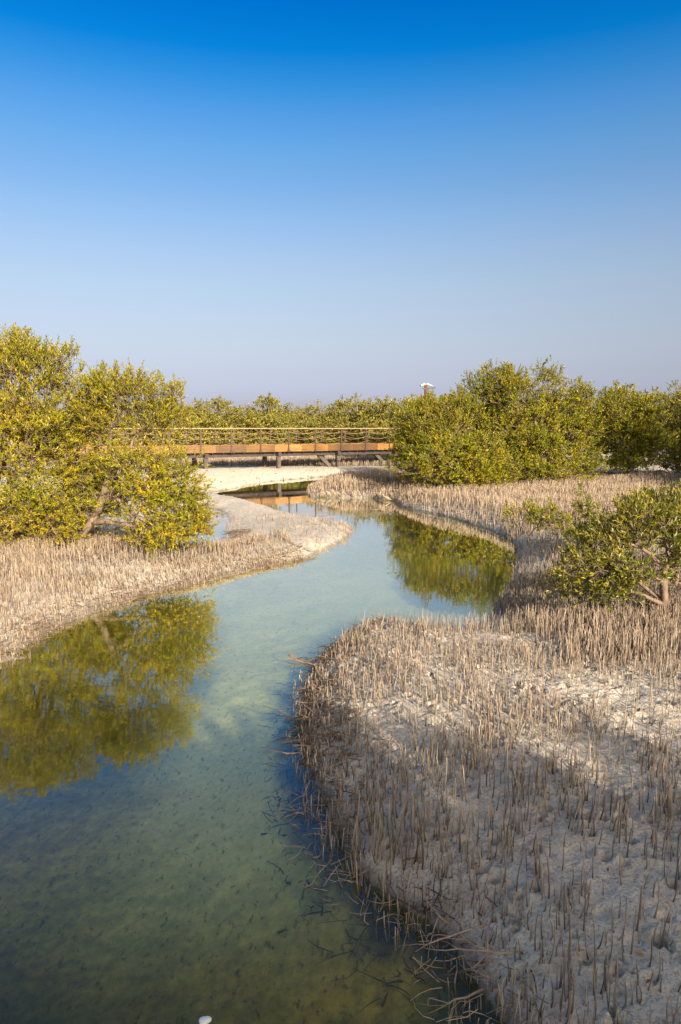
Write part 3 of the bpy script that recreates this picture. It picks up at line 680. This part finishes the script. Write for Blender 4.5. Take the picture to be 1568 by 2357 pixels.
for i, (px, y, s) in enumerate([(40, 58, 1.1), (110, 60, 1.1), (180, 57, 1.0), (255, 58, 1.05), (1150, 52, 1.1), (1240, 55, 1.1), (1330, 50, 1.15), (1420, 46, 1.15), (1500, 44, 1.2), (1590, 43, 1.2)]):
    p = at(px, 985, y); far_tree(i % 4, p[0], y, s, rg.uniform(0, 6.28), 'far mangrove almost hidden behind the nearer trees of a bank')
# trees standing behind and beside the viewer: their shade lies over the near bank and the far right trees
for i, (x, y, s) in enumerate([(3.15, -6.77, 1.22), (5.26, -7.72, 1.22), (7.36, -8.67, 1.22), (9.47, -9.61, 1.22), (11.57, -10.56, 1.22), (13.67, -11.51, 1.22), (15.78, -12.45, 1.22), (2.26, -5.3, 0.92), (4.36, -6.24, 0.92), (6.45, -7.18, 0.92), (8.55, -8.13, 0.92), (10.64, -9.07, 0.92), (12.74, -10.01, 0.92), (3.71, -6.11, 1.1), (5.71, -7.01, 1.1), (7.72, -7.91, 1.1), (9.72, -8.82, 1.1), (11.72, -9.72, 1.1), (13.73, -10.62, 1.1), (4.15, -5.01, 0.85), (5.98, -5.83, 0.85), (7.8, -6.65, 0.85), (16.3, 24.6, 1.2), (18.9, 26.6, 1.2), (18.5, 17.5, 1.15), (21.5, 19.5, 1.2), (16.8, 14.5, 0.95)]):
    far_tree(i % 4, x, y, s, rg.uniform(0, 6.28), 'mangrove outside the view that shades the near bank and the right edge')

# ------------------------------------------------------------------ boardwalk
def wood_material():
    m, t, out = new_mat('varnished_orange_wood')
    g = N(t, 'ShaderNodeNewGeometry'); tcn = N(t, 'ShaderNodeTexCoord')
    mp = N(t, 'ShaderNodeMapping'); mp.inputs['Scale'].default_value = (0.5, 0.5, 14); t.links.new(tcn.outputs['Object'], mp.inputs[0])
    r = ramp(t, [(0.0, (0.075, 0.038, 0.011)), (0.4, (0.150, 0.075, 0.014)), (0.75, (0.225, 0.115, 0.018)), (1.0, (0.27, 0.155, 0.048))], g.outputs['Random Per Island'])
    n1 = noise(t, 2.6, 5, 0.65, mp.outputs[0]); n2 = noise(t, 0.9, 4, 0.6, tcn.outputs['Object'])
    c = mix(t, r.outputs[0], ramp(t, [(0.3, (0.55, 0.5, 0.45)), (0.6, (1.15, 1.15, 1.1))], n1.outputs[0]).outputs[0], 1.0, 'MULTIPLY')
    c = mix(t, c, ramp(t, [(0.35, (0.62, 0.55, 0.5)), (0.6, (1.1, 1.1, 1.1))], n2.outputs[0]).outputs[0], 1.0, 'MULTIPLY')
    b = N(t, 'ShaderNodeBsdfPrincipled'); b.inputs['Roughness'].default_value = 0.5
    t.links.new(c, b.inputs['Base Color']); t.links.new(b.outputs[0], out.inputs['Surface'])
    return m
WOOD = wood_material()
RAILW = plain('weathered_rail_wood', (0.26, 0.175, 0.115), 0.7, 0.15, 4)
DECKW = plain('deck_boards', (0.34, 0.20, 0.10), 0.7, 0.3, 5)
POST = plain('dark_brown_steel', (0.050, 0.022, 0.016), 0.5, 0.3, 8)
DARKB = plain('tarred_beam', (0.040, 0.030, 0.030), 0.8, 0.3, 5)
PILE = plain('pile_timber', (0.075, 0.058, 0.048), 0.85, 0.45, 4, stretch=(1, 1, 0.6))
ROPE = plain('hemp_rope', (0.23, 0.165, 0.095), 0.9, 0.2, 30)
A0 = np.array([-7.35, 36.0]); A1 = np.array([2.96, 41.9]); ex = (A1 - A0) / np.linalg.norm(A1 - A0); bay = np.linalg.norm(A1 - A0) / 7
ey = np.array([-ex[1], ex[0]])            # away from the viewer
EX = np.array([ex[0], ex[1], 0]); EY = np.array([ey[0], ey[1], 0]); EZ = np.array([0, 0, 1.0])
def bp(s, w, z): return np.array([*(A0 + ex * s + ey * w), z])
def s_of(px1703):                         # where the front edge meets a sight line
    k = (px1703 - 851.5) / 1706.0         # x/y
    return (k * A0[1] - A0[0]) / (ex[0] - k * ex[1])
bw = empty('boardwalk', (0, 0, 0))
tag(bw, 'wooden boardwalk with sagging rope railings crossing the channel on timber piles', 'boardwalk')
S0, S1 = -bay * 7.5, bay * 13.5; WID = 2.4
def run(mb, s0, s1, w, z, hw, hh, bev=0.0): mb.box(bp((s0 + s1) / 2, w, z), EX * (s1 - s0) / 2, EY * hw, EZ * hh, bev)
for w in (0.0, WID):
    mb = MB(); s = S0
    run(mb, S0, S1, w, 2.57, 0.055, 0.028, 0.006); mb.build('handrail', RAILW, bw)
    mb = MB(); rg = np.random.default_rng(int(w) + 3)
    for k in range(-7, 13):
        run(mb, k * bay - bay / 2 + 0.004, k * bay + bay / 2 - 0.004, w + rg.uniform(-0.004, 0.004), 1.465 + rg.uniform(-0.006, 0.006), 0.028, 0.19, 0.006)
    mb.build('side_beam', WOOD, bw)
    mb = MB(); run(mb, S0, S1, w + (0.12 if w == 0 else -0.12), 1.60, 0.05, 0.045, 0.006); mb.build('kerb_board', WOOD, bw)
    for r in range(3):
        P = []
        zt = 2.39 - r * 0.285
        for k in range(-7, 13):
            sag = 0.11 + 0.03 * rg.random() + 0.03 * r
            for u in np.arange(8) / 8: P.append(bp((k + u) * bay, w, zt - sag * 4 * u * (1 - u)))
        mb = MB(); mb.tube(P, 0.0095, 5); mb.build('rope', ROPE, bw, True)
    uneven = {4: -0.12 * bay} if w == 0 else {}
    for k in range(-7, 13):
        sk_ = k * bay + uneven.get(k, 0) * (0 if w else 0)
        mb = MB(); mb.box(bp(sk_, w - (0.055 if w == 0 else -0.055), (2.53 + 1.26) / 2), EX * 0.034, EY * 0.024, EZ * (2.53 - 1.26) / 2)
        mb.box(bp(sk_, w - (0.062 if w == 0 else -0.062), 1.33), EX * 0.07, EY * 0.045, EZ * 0.06)
        mb.build('rail_post', POST, bw)
mb = MB()
for k in np.arange(S0, S1, 0.15): run(mb, k + 0.004, k + 0.146, WID / 2, 1.525, WID / 2 - 0.04, 0.018)
mb.build('deck', DECKW, bw)
for w in (0.35, WID - 0.35):
    mb = MB(); run(mb, S0, S1, w, 1.12, 0.06, 0.10); mb.build('bearer', DARKB, bw)
mb = MB()
for k in np.arange(S0 + 0.2, S1, 0.6): mb.box(bp(k, WID / 2, 1.36), EX * 0.03, EY * (WID / 2 - 0.05), EZ * 0.14)
mb.build('joists', DARKB, bw)
bents = [s_of(517), s_of(699), s_of(847)]; sp_b = (bents[2] - bents[0]) / 2
bents = [bents[0] - sp_b * 2, bents[0] - sp_b] + bents + [bents[2] + sp_b, bents[2] + 2 * sp_b]
for i, s in enumerate(bents):
    mb = MB(); mb.box(bp(s, WID / 2, 1.135), EX * 0.09, EY * (WID / 2 + 0.1), EZ * 0.115); mb.build('cross_beam', DARKB, bw)
    for w in (0.12, WID - 0.35):
        p = bp(s, w, 0); zb = float(hz(p[0], p[1])[0]) - 0.3
        mb = MB(); mb.box((p[0], p[1], (1.0 + zb) / 2), EX * 0.105, EY * 0.105, EZ * (1.0 - zb) / 2, 0.0); mb.build('pile', PILE, bw)
for px, dx in ((808, 32), (950, 34)):
    s = s_of(px); p0 = bp(s, 0.6, 1.05); p1 = bp(s + dx / 1706 * 40, 0.3, 0.0); p1[2] = float(hz(p1[0], p1[1])[0]) - 0.1
    mb = MB(); d = unit(p1 - p0); u = unit(np.cross(d, EY)); mb.box((p0 + p1) / 2, d * np.linalg.norm(p1 - p0) / 2, EY * 0.08, u * 0.1); mb.build('brace', PILE, bw)

# ------------------------------------------------------------------ camera post
RUST = plain('rusty_steel', (0.12, 0.038, 0.018), 0.85, 0.5, 9)
WHITE = plain('white_housing', (0.45, 0.44, 0.42), 0.4, 0.05, 5)
BLACK = plain('black_glass', (0.012, 0.012, 0.016), 0.2, 0.1, 5)
yp = 31.0
top = at(980.5, 886, yp); gz = float(hz(top[0], yp)[0])
cpst = empty('camera_post', (top[0], yp, gz))
tag(cpst, 'rusty post with a dark crossbar and two small white cameras above the trees', 'camera post')
ht = top[2] - gz
mb = MB(); mb.tube([(0, 0, -0.1), (0, 0, ht * 0.5), (0, 0, ht)], 0.068, 10); mb.build('post', RUST, cpst, False)
mb = MB(); mb.box((0.14, -0.05, ht - 0.15), (0.30, 0, 0.018), (0, 0.03, 0), (0, 0, 0.03)); mb.build('crossbar', plain('dark_bar', (0.025, 0.028, 0.05), 0.5, 0.2, 5), cpst)
mb = MB(); mb.tube([(0.31, -0.05, ht - 0.16), (0.31, -0.05, ht - 0.55)], 0.012, 6); mb.build('cable', POST, cpst)
for sx, dz in ((-1, 0.03), (1, 0.045)):
    mb = MB(); mb.tube([(sx * 0.05, -0.04, ht + 0.03), (sx * 0.12, -0.05, ht + 0.02)], [0.052, 0.05], 10)
    mb.tube([(sx * 0.10, -0.05, ht + 0.01), (sx * 0.25, -0.10, ht - dz)], [0.042, 0.04], 10); c = mb.build('surveillance_camera', WHITE, cpst)
    mb = MB(); mb.tube([(sx * 0.246, -0.10, ht - dz + 0.001), (sx * 0.275, -0.105, ht - dz - 0.006)], [0.036, 0.034], 10); mb.build('lens', BLACK if sx < 0 else WHITE, c)
mb = MB(); mb.box((0, 0, ht + 0.025), (0.06, 0, 0), (0, 0.06, 0), (0, 0, 0.03)); mb.build('mount', plain('ochre_mount', (0.42, 0.26, 0.08), 0.7, 0.2, 5), cpst)

# ------------------------------------------------------------------ breathing roots
def roots_mesh(P, Hh, R, lean, bend, sides=5, rings=4):
    n = len(P); tt = np.linspace(0, 1, rings)
    c = P[:, None, :] + np.concatenate([(lean[:, None, :] * tt[None, :, None] + bend[:, None, :] * np.sin(tt * np.pi)[None, :, None]) * Hh[:, None, None], (Hh[:, None] * tt[None, :])[..., None]], -1)
    a = np.arange(sides) * 2 * np.pi / sides
    prof = np.array([1.12, 1.0, 0.88, 0.42]) if rings == 4 else np.interp(tt, [0, .33, .8, 1], [1.15, 1.0, 0.85, 0.4])
    off = np.stack([np.cos(a), np.sin(a), 0 * a], -1)
    V = c[:, :, None, :] + R[:, None, None, None] * prof[None, :, None, None] * off[None, None]
    i = (np.arange(n) * rings * sides)[:, None, None] + np.arange(rings - 1)[None, :, None] * sides
    j = np.arange(sides)[None, None, :]; j2 = (j + 1) % sides
    q = np.stack([i + j, i + j2, i + sides + j2, i + sides + j], -1).reshape(-1, 4)
    topf = (np.arange(n) * rings * sides + (rings - 1) * sides)[:, None] + np.arange(sides)[None]
    al = np.broadcast_to(tt[None, :, None], (n, rings, sides)).ravel()
    return V.reshape(-1, 3), [q, topf], al
rr = np.random.default_rng(99)
PT = []
def scatter(x0, x1, y0, y1, n, dens, hr, rad, lean=0.06, smin=0.0):
    x = rr.uniform(x0, x1, n); y = rr.uniform(y0, y1, n); z, s = hz(x, y)
    keep = (s > smin) & (rr.random(n) < dens(x, y, s))
    px, py, dep = to_px(np.stack([x, y, z], -1))
    keep &= (px > -260) & (px < 1830) & (py < 2700)
    x, y, z, s = x[keep], y[keep], z[keep], s[keep]; m = len(x)
    h = rr.uniform(*hr, m) * (0.75 + 0.5 * vnoise(x * 1.3, y * 1.3, 91)) * np.where((x < 0) & (y > 5), 0.6 + 0.4 * sstep(0.4, 1.8, s), 1) * np.clip(0.62 + s * 0.5, 0.55, 1.0)
    r = rad * rr.uniform(0.75, 1.25, m)
    ln = rr.normal(size=(m, 2)) * lean; bd = rr.normal(size=(m, 2)) * 0.05
    PT.append((np.stack([x, y, z - 0.02], -1), h + 0.02, r, ln, bd))
def bare_patch(x, y): return 1 - 0.92 * np.clip(blob(x, y, 2.2, 5.7, 0.75, 0.42) + 0.8 * blob(x, y, 2.5, 3.3, 0.5, 0.3) + 0.7 * blob(x, y, 1.5, 3.4, 0.25, 0.2) + 0.9 * blob(x, y, 0.95, 8.2, 0.5, 0.4) + 0.8 * blob(x, y, 2.3, 9.0, 0.7, 0.9), 0, 1)
cl = lambda x, y, f, sd: sstep(0.22, 0.62, vnoise(x * f, y * f, sd))
# near bank
scatter(-1.1, 4.8, 2.0, 8.2, 17000, lambda x, y, s: (0.30 + 0.70 * cl(x, y, 2.2, 1)) * bare_patch(x, y) * (0.72 + 0.28 * sstep(3.0, 4.6, y) + 0.5 * sstep(0.5, 0.1, s)), (0.07, 0.21), 0.0031, 0.09, -0.10)
scatter(-1.1, 4.8, 2.0, 8.2, 9000, lambda x, y, s: sstep(0.55, 0.05, s) * (0.15 + 0.85 * cl(x, y, 3.5, 14)) * np.where(y < 7, 1, 0.5), (0.18, 0.36), 0.0034, 0.11, -0.16)
# around the small tree
scatter(2.2, 7.5, 6.4, 11.5, 15000, lambda x, y, s: bare_patch(x, y) * (0.35 + 0.65 * cl(x, y, 1.5, 2)), (0.16, 0.34), 0.0039, 0.06, 0.05)
scatter(1.8, 8, 9, 17, 9000, lambda x, y, s: (0.30 + 0.7 * cl(x, y, 1.2, 3)) * (1 - 0.88 * np.clip(1.3 * blob(x, y, 2.35, 10.2, 0.65, 1.5), 0, 1)), (0.14, 0.30), 0.0041, 0.06, -0.05)
# left bank
scatter(-9, -0.2, 5.0, 15.2, 50000, lambda x, y, s: np.where(x < -0.25 * (y - 9) + 0.3, 1, 0) * (0.25 + 0.75 * cl(x, y, 2.0, 4)) * (0.62 + 0.38 * sstep(0.5, 1.6, s)) * np.where(blob(x, y, -2.6, 18.5, 2.4, 3.2) > 0.30, 0.06, 1), (0.15, 0.30), 0.0041, 0.08, -0.03)
scatter(-9, 0.6, 5.0, 19, 4000, lambda x, y, s: sstep(0.55, 0.1, s) * 0.9 * np.where(x > 0.6, 0, 1), (0.10, 0.26), 0.0055, 0.16, -0.06)
scatter(-9, -0.6, 5.0, 15.0, 30000, lambda x, y, s: sstep(1.7, 0.3, s) * (0.35 + 0.65 * cl(x, y, 4.0, 17)) * np.where(x < -0.25 * (y - 9) + 0.3, 1, 0), (0.07, 0.17), 0.0044, 0.14, -0.04)
scatter(-3.2, 0.7, 15, 20, 1400, lambda x, y, s: 0.06 + 0.5 * sstep(-1.2, 0.2, x) + 0.12 * cl(x, y, 1.2, 5), (0.10, 0.26), 0.0058, 0.06, -0.03)
# right field, islet, far flats
scatter(1.5, 17, 15.5, 33, 56000, lambda x, y, s: 0.55 + 0.45 * cl(x, y, 0.8, 6), (0.18, 0.36), 0.0072, 0.05, 0.0)
scatter(-1.8, 3.2, 24.5, 32, 7000, lambda x, y, s: 0.6 + 0.4 * cl(x, y, 0.8, 7), (0.22, 0.42), 0.0090, 0.05, 0.0)
scatter(-22, 14, 41.0, 52, 26000, lambda x, y, s: 0.5 + 0.5 * cl(x, y, 0.6, 8), (0.18, 0.36), 0.012, 0.05, 0.3)
Pn, Hn, Rn, Ln, Bn = (np.concatenate([p[k] for p in PT]) for k in range(5))
px, py, dep = to_px(Pn + np.stack([0 * Hn, 0 * Hn, Hn * 0.5], -1))
show = (px > 10) & (px < 1558) & (py < 2340) & (Hn > 0.08)
score = np.where(show, Hn / dep, 0); big = np.argsort(-score)[:300]
rest = np.ones(len(Pn), bool); rest[big] = False
RV, RF, al = roots_mesh(Pn[rest], Hn[rest], Rn[rest], Ln[rest], Bn[rest])
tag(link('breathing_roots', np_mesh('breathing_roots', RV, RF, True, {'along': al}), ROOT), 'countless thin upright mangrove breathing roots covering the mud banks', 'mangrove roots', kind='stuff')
protos = []
for k in range(10):
    v, f, al = roots_mesh(np.zeros((1, 3)), np.ones(1), np.array([0.024]), rr.normal(size=(1, 2)) * 0.08, rr.normal(size=(1, 2)) * 0.05, 7, 7)
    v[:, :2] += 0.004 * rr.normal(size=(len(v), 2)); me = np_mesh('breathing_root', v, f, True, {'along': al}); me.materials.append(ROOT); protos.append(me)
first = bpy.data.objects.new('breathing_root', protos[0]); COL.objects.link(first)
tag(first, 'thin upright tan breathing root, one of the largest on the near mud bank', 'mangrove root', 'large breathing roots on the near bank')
for n, i in enumerate(big):
    o = first if n == 0 else first.copy()
    if n: COL.objects.link(o)
    o.data = protos[n % 10]; h = float(Hn[i]); o.location = tuple(float(v) for v in Pn[i])
    k = float(Rn[i]) / 0.024; o.scale = (k, k, h); o.rotation_euler = (rr.normal() * 0.05, rr.normal() * 0.05, rr.uniform(0, 6.28))

# ------------------------------------------------------------------ dead branches along the water's edge
DEAD = plain('bleached_dead_wood', (0.34, 0.245, 0.165), 0.9, 0.4, 18)
DARKW = plain('soaked_dark_wood', (0.055, 0.042, 0.034), 0.6, 0.4, 18)
RUSTY = plain('rust_red_wood', (0.26, 0.10, 0.035), 0.8, 0.4, 14)
def branch(p, ang, L, r, mat, label, grp, lift=0.10, forks=2, seed=0):
    rg = np.random.default_rng(seed); mb = MB()
    def go(p, a, el, L, r, f):
        Q = [p]; RR = [r]; m = 6
        for k in range(m):
            a += rg.normal() * 0.16; el += rg.normal() * 0.10
            Q.append(Q[-1] + np.array([math.cos(a) * math.cos(el), math.sin(a) * math.cos(el), math.sin(el)]) * L / m); RR.append(r * (1 - 0.75 * (k + 1) / m))
            if f > 0 and 1 < k < 5 and rg.random() < 0.6: go(Q[-1], a + rg.choice([-1, 1]) * rg.uniform(0.4, 0.9), el + rg.normal() * 0.2, L * rg.uniform(0.3, 0.55), RR[-1] * 0.8, f - 1)
        mb.tube(Q, RR, 5)
    go(np.zeros(3), ang, lift, L, r, forks)
    o = mb.build('dead_branch', mat, None, True, p)
    return tag(o, label, 'dead branch', grp)
BG = 'dead branches along the near bank edge'
rb = np.random.default_rng(12)
edge = [(735, 1540), (712, 1600), (700, 1660), (700, 1700), (712, 1770), (735, 1840), (760, 1910), (800, 1990), (850, 2050), (920, 2100), (990, 2140), (1050, 2190), (1090, 2260), (1130, 2320)]
def on_ground(px, py, dz=0.02):
    x, y = ground(px, py, 0.02); z = float(hz(x, y)[0]); return np.array([x, y, max(z, -0.02) + dz])
branch(on_ground(715, 1525, 0.02), math.radians(165), 0.32, 0.011, RUSTY, 'rust coloured forked branch rising from the water at the bank corner', BG, 0.25, 3, 5)
branch(on_ground(702, 1675, 0.02), math.radians(160), 0.42, 0.008, DARKW, 'dark forked branch reaching out over the water mid bank', BG, 0.12, 3, 6)
branch(on_ground(1120, 2170, 0.04), math.radians(200), 0.40, 0.006, DEAD, 'long pale dead branch lying over the bank edge into the water', BG, -0.02, 2, 7)
branch(on_ground(1190, 2250, 0.04), math.radians(190), 0.32, 0.006, DEAD, 'pale bent dead branch nearest the bottom of the bank edge', BG, -0.05, 2, 8)
for i in range(30):
    a, b = rb.uniform(0, len(edge) - 1.01), rb.uniform(-22, 40)
    k = int(a); e = np.array(edge[k]) * (1 - a + k) + np.array(edge[k + 1]) * (a - k)
    sc = (e[1] - 985) / 700
    branch(on_ground(e[0] + b * sc, e[1], 0.015), math.radians(rb.uniform(120, 250)), rb.uniform(0.16, 0.36), rb.uniform(0.004, 0.0065), DARKW if i % 3 else DEAD,
           'thin dead twig lying in the shallow water along the near bank edge', BG, rb.uniform(-0.08, 0.14), 2, 300 + i)
for i, (px_, py_, a) in enumerate([(660, 1990, 20), (650, 1900, 5), (640, 2080, 35), (740, 2080, 80), (600, 1880, 10), (880, 2260, 60)]):
    x, y = ground(px_, py_, -0.1); z = float(hz(x, y)[0])
    branch(np.array([x, y, z + 0.015]), math.radians(a), 0.20 + 0.02 * i, 0.007, DARKW, 'dark waterlogged stick lying on the channel bed', 'sticks on the channel bed', 0.02, 1, 400 + i)
# pale drift tangle where the right bank meets the islet
branch(on_ground(905, 1152, 0.05), math.radians(190), 0.7, 0.022, plain('pale_drift_wood', (0.36, 0.30, 0.20), 0.9, 0.3, 9), 'pale dry drift branch at the foot of the right clump by the water', 'pale drift branches by the islet', 0.2, 3, 21)
branch(on_ground(930, 1150, 0.1), math.radians(160), 0.6, 0.02, bpy.data.materials['pale_drift_wood'], 'pale dry drift branch leaning on its neighbour by the islet', 'pale drift branches by the islet', 0.35, 3, 22)

# tangle of dead roots and twigs along the rims of the banks
def litter_mesh(x, y, z, lr, rr_):
    m = len(x); a = rr.uniform(0, 6.28, m); L = rr.uniform(*lr, m)
    D = np.stack([np.cos(a), np.sin(a), rr.normal(size=m) * 0.22 + 0.05], -1); p0 = np.stack([x, y, z + 0.012], -1)
    TT = np.linspace(0, 1, 4); bendv = rr.normal(size=(m, 3)) * np.array([1, 1, 0.3]) * 0.025
    C3 = p0[:, None] + D[:, None] * (L[:, None] * TT)[..., None] + bendv[:, None] * np.sin(TT * np.pi)[None, :, None]
    u_ = unit(np.cross(D, np.array([0, 0, 1.0]))); w_ = unit(np.cross(D, u_)); rad = rr.uniform(*rr_, m)
    ang = np.arange(4) * np.pi / 2
    off = np.cos(ang)[None, :, None] * u_[:, None] + np.sin(ang)[None, :, None] * w_[:, None]
    LVv = C3[:, :, None] + off[:, None] * (rad[:, None] * np.array([1, 0.9, 0.7, 0.35]))[..., None, None]
    i_ = (np.arange(m) * 16)[:, None, None] + np.arange(3)[None, :, None] * 4; j_ = np.arange(4)[None, None]; j2_ = (j_ + 1) % 4
    return LVv.reshape(-1, 3), [np.stack([i_ + j_, i_ + j2_, i_ + 4 + j2_, i_ + 4 + j_], -1).reshape(-1, 4)]
m = 12000
x = rr.uniform(-1.2, 2.2, m); y = rr.uniform(2.0, 7.4, m); z, s = hz(x, y)
k = (s > -0.34) & (s < 0.26) & (rr.random(m) < np.where(s < 0, 0.85 * (0.35 + s + 0.3), 0.9 - 3 * s) * (0.3 + 0.7 * cl(x, y, 3, 15)))
v_, f_ = litter_mesh(x[k], y[k], z[k], (0.05, 0.22), (0.0018, 0.0045))
tag(link('root_litter', np_mesh('root_litter', v_, f_, True), DARKW), 'dark tangled dead roots and twigs along the wet rim of the near bank', 'root litter', kind='stuff')
m = 60000
x = rr.uniform(-9, 0.6, m); y = rr.uniform(4.5, 17, m); z, s = hz(x, y)
k = (s > -0.12) & (s < 0.55) & (x < -0.25 * (y - 9) + 0.6) & (rr.random(m) < (0.95 - 1.6 * np.abs(s)) * (0.3 + 0.7 * cl(x, y, 3, 16)))
v_, f_ = litter_mesh(x[k], y[k], z[k], (0.06, 0.26), (0.003, 0.007))
tag(link('root_litter', np_mesh('root_litter', v_, f_, True), plain('tan_root_litter', (0.15, 0.105, 0.068), 0.9, 0.5, 7)), 'tan dead roots and stubs tangled along the rim of the left bank', 'root litter', kind='stuff')

m = 1500
x = rr.uniform(-0.6, 2.0, m); y = rr.uniform(2.0, 4.6, m); z, s = hz(x, y)
k = (s > -0.28) & (s < 0.14) & (rr.random(m) < 0.75)
v_, f_ = litter_mesh(x[k], y[k], np.maximum(z[k], -0.01) + 0.015, (0.05, 0.19), (0.0014, 0.0030))
tag(link('root_litter', np_mesh('root_litter', v_, f_, True), DEAD), 'bleached thin sticks lying over the wet rim of the near bank at the bottom', 'root litter', kind='stuff')

# fallen leaves on the mud
m = 420
x = rr.uniform(-0.9, 4.4, m); y = rr.uniform(2.2, 8.5, m); z, s = hz(x, y); k = s > 0.05
P = np.stack([x, y, z + 0.012], -1)[k]; a = rr.uniform(0, 6.28, len(P))
D = np.stack([np.cos(a), np.sin(a), rr.normal(size=len(P)) * 0.15], -1); Nn = np.array([0, 0, 1.0]) + rr.normal(size=(len(P), 3)) * 0.25
LV, LF = leaves_mesh(P, unit(D), unit(Nn), rr.uniform(0.025, 0.05, len(P)), rr.uniform(0.012, 0.02, len(P)))
tag(link('leaf_litter', np_mesh('leaf_litter', LV, [LF]), leaf_material('fallen_leaves', [(0, (0.10, 0.035, 0.015)), (0.6, (0.20, 0.085, 0.03)), (1, (0.34, 0.2, 0.06))], (0.2, 0.12, 0.06))),
    'scattered brown fallen leaves on the near mud bank', 'leaf litter', kind='stuff')
# dark stones and clods along the far bank
m = 2600
x = rr.uniform(-13, 6, m); y = rr.uniform(24, 43, m); z, s = hz(x, y)
pz = np.exp(-((s - 0.5) / 0.7) ** 2) * (0.25 + 0.75 * sstep(-4.5, 1.0, x)) + 0.10
k = (s > 0.02) & (rr.random(m) < pz) & ((y > 33.5) | (x < -3.5))
x, y, z = x[k], y[k], z[k]; m = len(x)
ico = np.array([[0, 0, 1], [.9, 0, .3], [.28, .85, .35], [-.72, .53, .3], [-.72, -.53, .4], [.28, -.85, .3], [0, 0, -.3]])
tri = np.array([[0, 1, 2], [0, 2, 3], [0, 3, 4], [0, 4, 5], [0, 5, 1], [6, 2, 1], [6, 3, 2], [6, 4, 3], [6, 5, 4], [6, 1, 5]])
r = 0.022 + 0.055 * rr.random(m) ** 3
SV = np.stack([x, y, z], -1)[:, None] + ico[None] * r[:, None, None] * rr.uniform(0.6, 1.2, (m, 7, 3))
ST = (np.arange(m) * 7)[:, None, None] + tri[None]
tag(link('stones', np_mesh('stones', SV.reshape(-1, 3), [ST.reshape(-1, 3)]), plain('dark_clods', (0.12, 0.10, 0.075), 0.95, 0.5, 3)), 'small dark stones and mud clods strewn along the bank under the boardwalk', 'stones', kind='stuff')
# pale floating blob at the bottom
fx, fy = ground(472, 2349, 0.0)
n = 40; a = np.arange(n) * 2 * np.pi / n; rad = 0.024 * (1 + 0.16 * np.sin(2 * a + 1) + 0.10 * np.sin(3 * a))
rings = [(1.0, -0.004), (0.96, 0.003), (0.72, 0.009), (0.35, 0.012)]
FV = np.concatenate([np.stack([np.cos(a) * rad * k, np.sin(a) * rad * k, 0 * a + z], -1) for k, z in rings])
ii = np.arange(n); FQ = np.concatenate([np.stack([r * n + ii, r * n + (ii + 1) % n, (r + 1) * n + (ii + 1) % n, (r + 1) * n + ii], -1) for r in range(3)])
tag(link('foam_patch', np_mesh('foam_patch', FV, [FQ, np.array([3 * n + ii])], True), plain('white_foam', (0.7, 0.72, 0.74), 0.6, 0.08, 60), None, (fx, fy, 0.0)),
    'small whitish blob floating on the green water at the bottom', 'foam')
